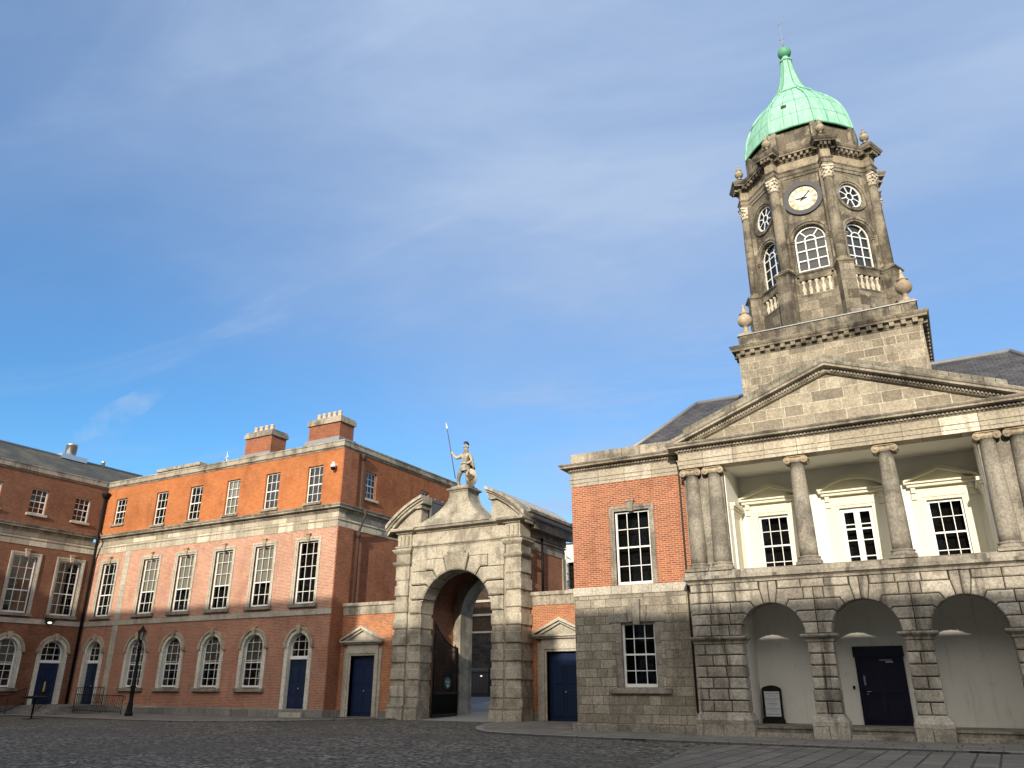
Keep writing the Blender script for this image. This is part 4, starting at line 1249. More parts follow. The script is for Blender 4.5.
for k in range(8):
    F = octF(AP, k); ringm = MB(); trim = MB()
    inst(TW, B, F.P(0, 17.0, -.13), F.ang)
    o = arc(0, WS, WT + .22, 0, 180, 20); i_ = arc(0, WS, WT + .02, 0, 180, 20); m_ = arc(0, WS, WT + .12, 0, 180, 20)
    for q in range(20):
        trim.fp(F, [o[q], o[q + 1], m_[q + 1], m_[q]], .09, -.02); trim.fp(F, [m_[q], m_[q + 1], i_[q + 1], i_[q]], .05, -.02)
    for s in (-1, 1):
        a, b = sorted((s * (WT + .0), s * (WT + .20)))
        trim.fb(F, a, b, 17.1, WS - .13, .05, -.02); trim.fb(F, a - .02, b + .03, WS - .13, WS - .05, .09, -.02); trim.fb(F, a - .03, b + .05, WS - .05, WS, .12, -.02)
    trim.build('window_archivolt', 'tower_trim', B)
    if k % 2:
        inst(RO, B, F.P(0, 20.77, -.07), F.ang, scale=(1.16, 1, 1.16))
        r1, r0_ = .70, .50
    else:
        r1, r0_ = .70, .50
        if k % 2 == 0:
            continue
    for q in range(28):
        a, b = 2 * PI * q / 28, 2 * PI * (q + 1) / 28
        for ra_, rb_, dd in ((.58, .66, .03), (.66, .76, .07)):
            ringm.fp(F, [(ra_ * math.cos(a), 20.77 + ra_ * math.sin(a)), (rb_ * math.cos(a), 20.77 + rb_ * math.sin(a)), (rb_ * math.cos(b), 20.77 + rb_ * math.sin(b)), (ra_ * math.cos(b), 20.77 + ra_ * math.sin(b))], dd, -.02)
    ringm.build('roundel_surround', 'tower_trim', B)
# clocks on the four cardinal faces
def clock():
    n = 40
    rg = MB()
    for ra_, rb_, dd in ((.60, .80, .10), (.58, .62, .06)):
        for q in range(n):
            a, b = 2 * PI * q / n, 2 * PI * (q + 1) / n
            rg.fp(L0, [(ra_ * math.cos(a), ra_ * math.sin(a)), (rb_ * math.cos(a), rb_ * math.sin(a)), (rb_ * math.cos(b), rb_ * math.sin(b)), (ra_ * math.cos(b), ra_ * math.sin(b))], dd, -.05)
    dl = MB(); dl.fp(L0, [(.61 * math.cos(2 * PI * q / n), .61 * math.sin(2 * PI * q / n)) for q in range(n)], .03, -.05)
    tr = MB()
    for q in range(n):
        a, b = 2 * PI * q / n, 2 * PI * (q + 1) / n
        for ra_, rb_ in ((.375, .392), (.585, .60)):
            tr.fp(L0, [(ra_ * math.cos(a), ra_ * math.sin(a)), (rb_ * math.cos(a), rb_ * math.sin(a)), (rb_ * math.cos(b), rb_ * math.sin(b)), (ra_ * math.cos(b), ra_ * math.sin(b))], .036, .03)
    nm = MB()
    ROM = ['XII', 'I', 'II', 'III', 'IIII', 'V', 'VI', 'VII', 'VIII', 'IX', 'X', 'XI']
    for h_ in range(12):
        a = R(90 - 30 * h_); s_ = ROM[h_]; W = {'I': .032, 'V': .075, 'X': .075}
        tot = sum(W[c] for c in s_); x = -tot / 2
        er = Vector((math.cos(a), math.sin(a))); et = Vector((math.sin(a), -math.cos(a)))
        def P_(tx, ry): p = er * (.485 + ry) + et * tx; return (p.x, p.y)
        for c in s_:
            w = W[c]; m = x + w / 2; hh = .07
            if c == 'I': nm.fp(L0, [P_(m - .012, -hh), P_(m + .012, -hh), P_(m + .012, hh), P_(m - .012, hh)], .040, .03)
            if c in 'V':
                nm.fp(L0, [P_(m - .008, -hh), P_(m + .008, -hh), P_(m - w * .4 + .012, hh), P_(m - w * .4 - .012, hh)], .040, .03)
                nm.fp(L0, [P_(m - .008, -hh), P_(m + .008, -hh), P_(m + w * .4 + .006, hh), P_(m + w * .4 - .006, hh)], .0405, .03)
            if c in 'X':
                nm.fp(L0, [P_(m - w * .4 - .012, -hh), P_(m - w * .4 + .012, -hh), P_(m + w * .4 + .012, hh), P_(m + w * .4 - .012, hh)], .040, .03)
                nm.fp(L0, [P_(m + w * .4 - .006, -hh), P_(m + w * .4 + .006, -hh), P_(m - w * .4 + .006, hh), P_(m - w * .4 - .006, hh)], .0405, .03)
            x += w
    def hand(L, w, ang, d):
        h_ = MB(); c, s_ = math.cos(R(ang)), math.sin(R(ang))
        def Q(l, t): return (c * l - s_ * t, s_ * l + c * t)
        h_.fp(L0, [Q(-.16, -w), Q(-.16, w), Q(L * .7, w * .8), Q(L, 0), Q(L * .7, -w * .8)], d, d - .012)
        h_.fp(L0, [(.05 * math.cos(2 * PI * q / 12), .05 * math.sin(2 * PI * q / 12)) for q in range(12)], d + .01, d - .01)
        return h_
    # ten past nine: hour hand to the left, minute hand up right
    hh = hand(.34, .026, 90 - 30 * 9.14, .055); mh = hand(.54, .018, 90 - 6 * 7.5, .075)
    return asset('clock', rg, 'dial_grey', [asset('clock_dial', dl, 'dial_cream'), asset('minute_track', tr, 'dial_grey'), asset('numerals', nm, 'dull_gold'), asset('hour_hand', hh, 'iron'), asset('minute_hand', mh, 'iron')])
CLK = clock()
for k in (0, 2, 4, 6):
    F = octF(AP, k); inst(CLK, B, F.P(0, 20.77, .0), F.ang)
# pedestal zone under the columns
PZ = 17.28
pth = oct_path(AP + .10, .28, 3.20)
mb = MB()
mb.sweep(pth, [(-.45, 14.3), (.05, 14.3), (.05, 14.95), (.0, 15.0), (.0, 16.18), (-.45, 16.18)], True)
# pedestal bodies above the low wall
for k in range(8):
    a = k * PI / 4 + PI / 8; F = Fr((TX + 3.20 * math.sin(a), TY - 3.20 * math.cos(a), 0), a)
    mb.fb(F, -.28, .28, 16.18, PZ - .16, 0, -.85)
    # die blocks beside the balusters
    for s in (-1, 1):
        kk = k if s < 0 else (k + 1) % 8
        F2 = octF(AP + .10, kk); T2 = (AP + .1) * t8
        x0, x1 = (T2 - .28 / c8 - .08, T2 - .2) if s < 0 else (-T2 + .2, -T2 + .28 / c8 + .08)
        mb.fb(F2, min(x0, x1), max(x0, x1), 16.18, PZ - .16, -.01, -.4)
mb.build('pedestal_course', 'tower_stone', B)
mb = MB(); mb.sweep(pth, [(-.40, PZ - .18), (.01, PZ - .18), (.03, PZ - .13), (.09, PZ - .08), (.10, PZ - .02), (.06, PZ), (-.40, PZ)], True)
mb.build('pedestal_cornice', 'tower_trim', B)
bl = MB(); bl.lathe([(0, 0), (.085, 0), (.085, .06), (.05, .09), (.095, .22), (.09, .28), (.045, .40), (.045, .50), (.08, .55), (.085, .60), (.085, .66), (0, .66)], (0, 0, 0), 10)
BAL = asset('baluster', bl, 'pale_carving')
for k in range(8):
    F = octF(AP + .10, k)
    mb = MB(); mb.fb(F, -.62, .62, 16.18, 16.26, .015, -.20); bo = mb.build('balustrade', 'tower_trim', B)
    mb = MB(); mb.fb(F, -.62, .62, 16.90, 17.10, .01, -.24); mb.build('handrail', 'tower_trim', bo)
    for i in range(5):
        p = F.P(-.50 + .25 * i, 16.25, -.10); inst(BAL, bo, p, F.ang)
# corinthian columns
def corinth():
    sh = MB(); sh.lathe([(0, .22), (.235, .22), (.235, 1.4), (.225, 2.6), (.20, 3.9), (.195, 4.02), (.22, 4.03), (.22, 4.07), (.19, 4.08), (0, 4.08)], (0, 0, 0), 18)
    # slight drum joints
    bs = MB(); bs.box(-.30, .30, -.30, .30, 0, .07); bs.lathe([(0, .07), (.30, .07), (.315, .10), (.30, .135), (.265, .15), (.265, .17), (.285, .185), (.28, .21), (.235, .225), (0, .225)], (0, 0, 0), 18)
    cp = MB(); cp.lathe([(0, 4.08), (.19, 4.08), (.20, 4.25), (.22, 4.40), (.27, 4.52), (.22, 4.54), (0, 4.54)], (0, 0, 0), 16)
    rnd = random.Random(3)
    for row, (z0, n, rr_, hh) in enumerate(((4.09, 8, .205, .17), (4.20, 8, .215, .20))):
        for i in range(n):
            a = 2 * PI * (i + .5 * row) / n; e = Vector((math.cos(a), math.sin(a), 0)); t_ = Vector((-math.sin(a), math.cos(a), 0))
            w = .07
            p0 = e * rr_; p1 = e * (rr_ + .03) + Vector((0, 0, hh * .6)); p2 = e * (rr_ + .10) + Vector((0, 0, hh)); p3 = e * (rr_ + .115) + Vector((0, 0, hh - .045))
            zz_ = Vector((0, 0, z0))
            for A_, B_, wa, wb in ((p0, p1, w * .7, w), (p1, p2, w, w * .8), (p2, p3, w * .8, w * .35)):
                cp.prism([A_ + zz_ - t_ * wa, A_ + zz_ + t_ * wa, B_ + zz_ + t_ * wb, B_ + zz_ - t_ * wb], [A_ + zz_ - t_ * wa - e * .03, A_ + zz_ + t_ * wa - e * .03, B_ + zz_ + t_ * wb - e * .03, B_ + zz_ - t_ * wb - e * .03])
    for i in range(4):
        a = PI / 4 + i * PI / 2; e = Vector((math.cos(a), math.sin(a), 0))
        m = MB(); m.lathe([(0, -.035), (.06, -.035), (.06, .035), (0, .035)], (0, 0, 0), 10)
        t_ = Vector((-math.sin(a), math.cos(a), 0)); c0 = e * .31 + Vector((0, 0, 4.46))
        i0 = len(cp.v); cp.v += [c0 + e * v.x + Vector((0, 0, v.y)) + t_ * v.z for v in m.v]; cp.f += [tuple(i0 + q for q in f) for f in m.f]; cp.sm += m.sm
    # abacus, concave sides
    ab = []
    for i in range(4):
        a = PI / 4 + i * PI / 2
        ab += [(.39 * math.cos(a - .09), .39 * math.sin(a - .09)), (.39 * math.cos(a + .09), .39 * math.sin(a + .09)), (.27 * math.cos(a + PI / 4), .27 * math.sin(a + PI / 4))]
    cp.prism([(x, y, 4.54) for x, y in ab], [(x, y, 4.62) for x, y in ab])
    for v in cp.v: v.x *= .84; v.y *= .84
    for v in bs.v: v.x *= .9; v.y *= .9
    return asset('column', sh, 'tower_trim', [asset('column_base', bs, 'tower_trim'), asset('capital', cp, 'pale_carving')])
CCOL = corinth()
for k in range(8):
    a = k * PI / 4 + PI / 8
    inst(CCOL, B, (TX + 2.86 * math.sin(a), TY - 2.86 * math.cos(a), PZ), a)
    # pilaster strip behind the column
mb = MB()
for k in range(8):
    a = k * PI / 4 + PI / 8; F = Fr((TX + 2.80 * math.sin(a), TY - 2.80 * math.cos(a), 0), a)
    mb.fb(F, -.30, .30, PZ, 21.9, .0, -.4)
mb.build('corner_pier', 'tower_stone', B)
# entablature with breakouts
pe = oct_path(AP + .04, .20, 3.05)
mb = MB(); mb.sweep(pe, [(-.4, 21.9), (.0, 21.9), (.0, 22.04), (.03, 22.05), (.03, 22.2), (.08, 22.26), (.08, 22.29), (-.4, 22.29)], True); mb.build('tower_architrave', 'tower_trim', B)
mb = MB(); mb.sweep(pe, [(-.4, 22.29), (.0, 22.29), (.0, 22.72), (-.4, 22.72)], True); mb.build('tower_frieze', 'tower_frieze', B)
mb = MB(); mb.sweep(pe, [(-.4, 22.72), (.02, 22.72), (.04, 22.78), (.07, 22.80), (.07, 22.93), (.25, 22.95), (.25, 23.03), (.28, 23.05), (.33, 23.14), (.33, 23.17), (-.4, 23.27)], True)
uc_ = mb.build('upper_cornice', 'tower_trim', B)
dentils(pe + [pe[0]], 22.79, 22.94, .05, .22, .11, .12, 'modillion_band', 'tower_trim', uc_)
# small modillions on the narrow breakout fronts
mb = MB()
for k in range(8):
    a = k * PI / 4 + PI / 8; F = Fr((TX + 3.05 * math.sin(a), TY - 3.05 * math.cos(a), 0), a)
    for x in (-.17, .0, .17): mb.fb(F, x - .05, x + .05, 22.79, 22.94, .22, .05)
    for s in (-1, 1):
        F2 = Fr((TX + 3.05 * math.sin(a) + s * .23 * math.cos(a), TY - 3.05 * math.cos(a) + s * .23 * math.sin(a), 0), a + s * PI / 2)
        for x in (.12, .38): mb.fb(F2, s * x - .05, s * x + .05, 22.79, 22.94, .22, .05)
mb.build('modillion_band', 'tower_trim', uc_)
# attic drum
mb = MB()
AD = 2.38
for k in range(8):
    F = octF(AD * math.cos(PI / 8) + .06, k); T2 = (AD * c8 + .06) * t8
    mb.wall(F, rect(-T2, T2, 23.1, 24.6), [], 0, .3)
    a = k * PI / 4 + PI / 8; F3 = Fr((TX + (AD + .14) * math.sin(a), TY - (AD + .14) * math.cos(a), 0), a)
    mb.fb(F3, -.24, .24, 23.1, 24.62, .0, -.3)
mb.build('attic_drum', 'tower_stone', B)
U2 = urn_asset(.66, 'tower_frieze')
for k in range(8):
    a = k * PI / 4 + PI / 8; ub = MB(); ub.fb(Fr((TX + 3.12 * math.sin(a), TY - 3.12 * math.cos(a), 0), a), -.18, .18, 23.15, 23.42, 0, -.38); ub.build('urn_block', 'tower_trim', B); inst(U2, B, (TX + 2.94 * math.sin(a), TY - 2.94 * math.cos(a), 23.40), a)
# dome: eight gored copper with ribs
DP = [(2.50, 24.60), (2.50, 24.72), (2.46, 25.05), (2.40, 25.4), (2.30, 25.8), (2.16, 26.2), (1.96, 26.6), (1.70, 26.98), (1.42, 27.32), (1.15, 27.60), (.97, 27.86)]
def octring(R_, z, sub=4, bulge=.035):
    pts = []
    for k in range(8):
        a0 = k * PI / 4 - PI / 8; 
        for i in range(sub):
            t = i / sub; a = a0 + t * PI / 4
            # polygon radius plus slight bulge
            rp_ = R_ * c8 / math.cos((t - .5) * PI / 4) + R_ * bulge * math.sin(PI * t)
            pts.append((TX + rp_ * math.sin(a), TY - rp_ * math.cos(a), z))
    return pts
mb = MB()
seams = DP
for s_ in range(len(DP) - 1):
    a = octring(*DP[s_]); b = octring(*DP[s_ + 1]); n = len(a)
    mb.mesh_part(a + b, [(i, (i + 1) % n, n + (i + 1) % n, n + i) for i in range(n)])
dome = mb.build('dome', 'copper', B)
mb = MB()
for k in range(8):
    a = k * PI / 4 + PI / 8
    mb.tube([(TX + (r_ + .03) * math.sin(a), TY - (r_ + .03) * math.cos(a), z) for r_, z in DP], .05, 6)
mb.build('dome_rib', 'copper', dome)
mb = MB()
for k in range(8):
    for off_ in (-PI / 24, PI / 24):
        a = k * PI / 4 + off_
        pts = []
        for r_, z in DP:
            t = off_ / (PI / 4) + .5; rp_ = r_ * c8 / math.cos((t - .5) * PI / 4) + r_ * .035 * math.sin(PI * t)
            pts.append((TX + rp_ * math.sin(a), TY - rp_ * math.cos(a), z))
        mb.tube(pts, .012, 4)
for (z_) in (25.45, 26.35, 27.0):
    for k in range(8):
        pass
for R_, z_ in ((2.395, 25.42), (2.085, 26.35), (1.66, 27.0)):
    pts = octring(R_ + .004, z_); mb.tube(pts + [pts[0]], .009, 4)
pts = octring(2.52, 24.62); mb.tube(pts + [pts[0]], .045, 5)
mb.build('dome_seam', 'copper_dark', dome)
mb = MB(); F = octF(2.14, 0); mb.prism([F.P(-.34, 25.95, .06), F.P(-.12, 25.95, .06), F.P(-.12, 26.10, .02), F.P(-.34, 26.10, .02)], [F.P(-.34, 25.95, -.1), F.P(-.12, 25.95, -.1), F.P(-.12, 26.10, -.1), F.P(-.34, 26.10, -.1)]); mb.build('dome_vent', 'iron_rust', dome)
SP = [(.97, 27.84), (1.04, 27.88), (1.04, 27.94), (.90, 28.02), (.74, 28.24), (.60, 28.55), (.48, 28.95), (.39, 29.35), (.32, 29.75), (.275, 30.1), (.26, 30.3)]
mb = MB()
for s_ in range(len(SP) - 1):
    a = octring(*SP[s_], 3, .0); b = octring(*SP[s_ + 1], 3, .0); n = len(a)
    mb.mesh_part(a + b, [(i, (i + 1) % n, n + (i + 1) % n, n + i) for i in range(n)])
mb.lathe([(0, 30.28), (.30, 30.28), (.30, 30.36), (.24, 30.40), (.17, 30.46), (.15, 30.60), (0, 30.6)], (TX, TY, 0), 16)
spv = mb.build('spire', 'copper', B)
mb = MB()
for k in range(8):
    a = k * PI / 4 + PI / 8; mb.tube([(TX + (r_ + .01) * math.sin(a), TY - (r_ + .01) * math.cos(a), z) for r_, z in SP[1:]], .018, 4)
mb.build('spire_seam', 'copper_dark', spv)
mb = MB(); mb.lathe([(.32 * math.sin(PI * i / 12) + .0001, 30.88 - .32 * math.cos(PI * i / 12)) for i in range(13)], (TX, TY, 0), 20); bal_ = mb.build('ball_finial', 'copper_dark', B)
mb = MB(); mb.tube([(TX, TY, 31.15), (TX, TY, 31.9), (TX, TY, 32.9)], [.035, .02, .012], 6); mb.tube([(TX - .13, TY, 31.78), (TX + .13, TY, 31.78)], .012, 5); mb.tube([(TX - .1, TY, 32.75), (TX + .13, TY, 32.82)], .014, 5)
mb.build('weather_vane', 'lead', bal_)

# ================================================================== LEFT BRICK RANGE
Y1 = 31.4; X0, X1 = -48.7, -28.15
A1 = thing('brick_building', 'three storey orange brick range with two chimneys, left of the gate arch', 'building', (-38.4, Y1, 0))
FA = Fr((0, Y1, 0), 0.); FS = Fr((X1, 0, 0), R(90))
bays = [-30.10, -33.36, -36.58, -39.82, -42.98, -47.02]
holesG = [archpoly(b, .82, 1.40 if i not in (0, 5) else (.30 if i == 0 else .47), 3.42, 16) for i, b in enumerate(bays)]
holesF = [rect(b - .71, b + .71, 5.55, 8.84) for b in bays]
holesT = [rect(b - .56, b + .56, 10.95 if i < 5 else 11.35, 13.05) for i, b in enumerate(bays)]
mb = MB(); mb.wall(FA, rect(X0, X1, .42, 5.02), holesG[1:5], 0., .36)
mb = MB()
outer = [(X0, .42), (bays[5] - .82, .42)] + [p for p in reversed(archpoly(bays[5], .82, .42, 3.42, 16)[2:])][0:] + [(bays[5] + .82, .42), (bays[0] - .82, .42)] + [p for p in reversed(archpoly(bays[0], .82, .42, 3.42, 16)[2:])] + [(bays[0] + .82, .42), (X1, .42), (X1, 5.02), (X0, 5.02)]
mb.wall(FA, outer, holesG[1:5], 0., .36)
mb.build('brick_wall', 'brick_ground', A1)
mb = MB()
mb.wall(FA, rect(X0, X1, 5.24, 9.52), holesF, 0., .36)
mb.build('brick_wall', 'brick_pink', A1)
mb = MB(); mb.wall(FA, rect(X0, X1, 10.60, 13.86), holesT, 0., .36); mb.build('brick_wall', 'brick_orange', A1)
# side face, its shade put into darker brick colours
sw = [(33.94, .93, 11.42, 12.98), (39.25, .93, 11.42, 12.98)]
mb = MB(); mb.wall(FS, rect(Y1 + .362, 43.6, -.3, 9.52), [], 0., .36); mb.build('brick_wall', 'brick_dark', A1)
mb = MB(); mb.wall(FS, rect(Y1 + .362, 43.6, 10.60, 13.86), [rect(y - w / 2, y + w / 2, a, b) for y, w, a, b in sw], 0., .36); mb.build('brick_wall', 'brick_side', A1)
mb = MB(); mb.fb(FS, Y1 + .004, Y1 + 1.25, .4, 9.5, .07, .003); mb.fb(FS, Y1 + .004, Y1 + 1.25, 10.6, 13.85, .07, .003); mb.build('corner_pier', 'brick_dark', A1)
# plinth, bands, entablature, cornice
pa = [(X0 + .01, Y1), (X1, Y1), (X1, 43.6)]
mb = MB(); mb.sweep(pa, [(-.3, -.4), (.08, -.4), (.08, .38), (.02, .44), (-.3, .44)]); mb.build('plinth', 'granite_base', A1)
mb = MB(); mb.sweep([(X0 + .01, Y1), (X1, Y1), (X1, 32.3)], [(-.3, 4.98), (.05, 4.98), (.05, 5.26), (-.3, 5.28)]); mb.build('string_course', 'surround_stone', A1)
mb = MB()
mb.sweep(pa, [(-.4, 9.48), (.03, 9.48), (.03, 9.80), (.08, 9.86), (.08, 9.89), (-.4, 9.89)])
mb.sweep(pa, [(-.4, 9.89), (.02, 9.89), (.02, 10.28), (-.4, 10.28)])
mb.build('entablature', 'band_stone', A1)
mb = MB(); mb.sweep(pa, [(-.4, 10.28), (.05, 10.28), (.08, 10.33), (.12, 10.36), (.12, 10.44), (.34, 10.47), (.34, 10.54), (.38, 10.57), (.42, 10.64), (.42, 10.66), (-.4, 10.74)]); cn = mb.build('cornice', 'cornice_stone', A1)
pass
mb = MB(); mb.sweep(pa, [(-.4, 13.84), (.03, 13.84), (.05, 13.89), (.09, 13.92), (.14, 13.95), (.14, 13.99), (-.4, 13.99)])
mb.sweep(pa, [(-.4, 13.992), (.02, 13.992), (.02, 14.24), (.05, 14.26), (.05, 14.34), (-.4, 14.34)])
mb.build('parapet', 'cornice_stone', A1)
# stone quoin strip next to the corner
mb = MB()
rnd = random.Random(5)
for z0, z1 in ((.44, 4.98), (5.28, 9.48)):
    mb = MB()
    n = int((z1 - z0) / .33); h_ = (z1 - z0) / n
    for i in range(n):
        e = .07 if i % 2 else .0
        mb.block(FA, rect(-45.62 - e * 0, -45.12 + e * 0, z0 + i * h_, z0 + (i + 1) * h_), .035, -.1, .005, .01)
    mb.build('quoin_strip', 'surround_stone', A1)
# windows
def rows_open(w, h, blind, key={}): 
    k = (round(w, 2), round(h, 2), blind)
    return k
wT = sash(1.12, 2.10, 3, 4, 1.05, bar=.027, st=.06); wTb = sash(1.12, 2.10, 3, 4, 1.05, bar=.027, st=.06, blind=.98)
wT6 = sash(1.12, 1.70, 3, 4, .85, bar=.025, st=.055)
wF = [sash(1.42, 3.29, 3, 5, 3.29 * .4, bar=.027, st=.075, blind=b) for b in (0, .6, .42)]
wG = [sash(1.43, 2.72, 3, 6, 2.72 * .46, arch=2.02, rise=.66, bar=.027, st=.07, blind=b) for b in (0, .52)]
fan = sash(1.36, 1.24, 3, 3, None, arch=.58, rise=.62, bar=.027, st=.07, blind=0)
for i, b in enumerate(bays):
    inst(wTb if i == 2 else (wT if i < 5 else wT6), A1, (b, Y1 + .12, 10.95 if i < 5 else 11.35))
    inst(wF[(0, 1, 1, 1, 1, 0)[i]], A1, (b, Y1 + .14, 5.55))
    if i not in (0, 5): inst(wG[1], A1, (b, Y1 + .16, 1.44))
def rect_surround(F, u, w, z0, z1, parent, key=True, ear=.22):
    mb = MB()
    for o0, o1, dd in ((0, ear * .5, .025), (ear * .5, ear, .055)):
        mb.fb(F, u - w / 2 - o1, u - w / 2 - o0, z0, z1 + o0, dd, -.08); mb.fb(F, u + w / 2 + o0, u + w / 2 + o1, z0, z1 + o0, dd, -.08)
        mb.fb(F, u - w / 2 - o1, u + w / 2 + o1, z1 + o0, z1 + o1, dd + .001, -.08)
    mb.build('window_surround', 'surround_stone', parent)
    if key:
        k = MB(); k.fp(F, [(u - .08, z1 - .04), (u + .08, z1 - .04), (u + .13, z1 + ear + .12), (u - .13, z1 + ear + .12)], .12, 0); k.fb(F, u - .17, u + .17, z1 + ear + .12, z1 + ear + .19, .16, 0)
        k.build('keystone', 'warm_carving', parent)
    s = MB(); s.fb(F, u - w / 2 - ear - .06, u + w / 2 + ear + .06, z0 - .17, z0, .16, -.1); s.build('window_sill', 'grey_stone', parent)
def arch_surround(F, u, hw, z0, zs, rise, parent, sill=True, ear=.25, inner=None):
    """pale stone surround with arched head, hood mould and key"""
    def ap_(h_, r_, n=14):
        rr = (h_ * h_ + r_ * r_) / (2 * r_); t = math.degrees(math.asin(min(1, h_ / rr))) if r_ < h_ else 180 - math.degrees(math.asin(h_ / rr))
        return arc(u, zs + r_ - rr, rr, 90 - t, 90 + t, n)
    mb = MB()
    mb.fb(F, u - hw - ear, u - hw, z0, zs, .05, -.30); mb.fb(F, u + hw, u + hw + ear, z0, zs, .05, -.30)
    i_ = ap_(hw, rise); o = ap_(hw + ear, rise + ear)
    for k in range(14): mb.fp(F, [i_[k], i_[k + 1], o[k + 1], o[k]], .05, -.22)
    mb.build('window_surround', 'surround_white', parent)
    hd = MB(); h1 = ap_(hw + ear - .10, rise + ear - .05); h2 = ap_(hw + ear + .10, rise + ear + .06)
    for k in range(14): hd.fp(F, [h1[k], h1[k + 1], h2[k + 1], h2[k]], .13, 0)
    for s in (-1, 1): hd.fb(F, u + s * (hw + ear) - .10, u + s * (hw + ear) + .12, zs - .06, zs, .12, 0)
    hd.build('hood_mould', 'warm_carving', parent)
    k = MB(); k.fp(F, [(u - .09, zs + rise - .05), (u + .09, zs + rise - .05), (u + .15, zs + rise + ear + .14), (u - .15, zs + rise + ear + .14)], .18, 0); k.build('keystone', 'warm_carving', parent)
    if sill:
        s = MB(); s.fb(F, u - hw - ear - .10, u + hw + ear + .10, z0 - .17, z0, .17, -.1); s.build('window_sill', 'grey_stone', parent)
door4 = panel_door(1.39, 2.62, [1.0, 1.1, 1.5, .55], 'blue_paint')
door5 = panel_door(1.39, 2.42, [1.0, 1.1, 1.5, .55], 'blue_paint')
# infill of the arched holes so that the surround sits in the brick
for i, b in enumerate(bays):
    rect_surround(FA, b, 1.42, 5.55, 8.84, A1)
    s = MB(); s.fb(FA, b - .66, b + .66, (10.95 if i < 5 else 11.35) - .13, 10.95 if i < 5 else 11.35, .12, -.1); s.build('window_sill', 'grey_stone', A1)
    arch_surround(FA, b, .73 if i not in (0, 5) else .69, (1.40, .47, .30)[0 if i not in (0, 5) else (2 if i == 0 else 1)], 3.44, .68 if i not in (0, 5) else .66, A1, i not in (0, 5))
    if i in (0, 5):
        z = .30 if i == 0 else .47
        inst(door4 if i == 0 else door5, A1, (b, Y1 + .22, z)); inst(fan, A1, (b, Y1 + .20, 2.86))
        t = MB(); t.fb(FA, b - .69, b + .69, 2.80, 2.90, -.12, -.26); t.build('transom', 'white_paint', A1)
s = MB(); s.fb(FA, bays[0] - .75, bays[0] + .75, -.2, .28, .22, -.3); s.build('door_step', 'surround_stone', A1)
w9 = sash(.93, 1.56, 3, 4, .78, bar=.025, st=.055)
for y, w, a, b in sw:
    inst(w9, A1, (X1 - .12, y, a), R(90))
    s = MB(); s.fb(FS, y - w / 2 - .1, y + w / 2 + .1, a - .14, a, .14, -.1); s.build('window_sill', 'surround_stone', A1)
# roof and chimneys
mb = MB()
E = [(X0 - .3, Y1 + .4, 13.9), (X1 - .4, Y1 + .4, 13.9), (X1 - .4, 43.5, 13.9), (X0 - .3, 43.5, 13.9)]; Rr = [(X0 - .3, 38.6, 15.3), (X1 - 6, 38.6, 15.3)]
mb.q([E[0], E[1], Rr[1], Rr[0]]); mb.q([E[2], E[3], Rr[0], Rr[1]]); mb.q([E[1], E[2], Rr[1]])
rf = mb.build('roof', 'old_slate', A1, False)
def chimney(x0, x1, y0, y1, z0, z1, npot, parent, label=None):
    mb = MB(); mb.box(x0, x1, y0, y1, z0, z1 - .30); c = mb.build('chimney', 'brick_dark', parent)
    mb = MB()
    mb.box(x0 - .10, x1 + .10, y0 - .10, y1 + .10, z1 - .40, z1 - .12); mb.box(x0 - .04, x1 + .04, y0 - .04, y1 + .04, z1 - .12, z1)
    mb.build('chimney_cap', 'cornice_stone', c)
    for i in range(npot):
        t = (i + .5) / npot; x = x0 + .22 + (x1 - x0 - .40) * t
        p = MB(); p.lathe([(0, 0), (.15, 0), (.155, .05), (.125, .08), (.12, .34), (.14, .37), (.14, .42), (.10, .42), (.10, .1), (0, .1)], (x, y0 + .34, z1 + .0), 12)
        p.build('chimney_pot', 'terracotta', c)
    return c
chimney(-32.95, -30.48, 33.5, 34.75, 13.5, 16.78, 5, rf); chimney(-38.4, -36.12, 33.5, 34.75, 13.5, 16.80, 4, rf)
mb = MB(); mb.box(-33.1, -30.35, 33.35, 34.9, 14.3, 15.42); mb.build('lead_flashing', 'lead', rf); mb = MB(); mb.box(-38.55, -36.0, 33.35, 34.9, 14.3, 15.30); mb.build('lead_flashing', 'lead', rf)
mb = MB(); mb.box(-50.2, -45.8, 36, 37.5, 14.5, 16.28); mb.box(-50.3, -45.65, 35.9, 37.6, 16.28, 16.5); mb.build('roof_upstand', 'cornice_stone', rf)
# pipes
mb = MB(); mb.tube([(X1 + .14, 32.95, 13.5), (X1 + .14, 32.95, 10.8), (X1 + .55, 32.95, 10.5), (X1 + .55, 32.95, 10.3), (X1 + .18, 32.95, 9.4), (X1 + .18, 32.95, 5.6)], .07, 8)
mb.lathe([(0, 0), (.10, 0), (.17, .28), (.17, .36), (0, .36)], (X1 + .16, 32.95, 13.45), 10); mb.lathe([(0, 0), (.10, 0), (.15, .22), (.15, .3), (0, .3)], (X1 + .18, 32.95, 9.05), 10)
mb.build('drainpipe', 'iron_rust', A1)

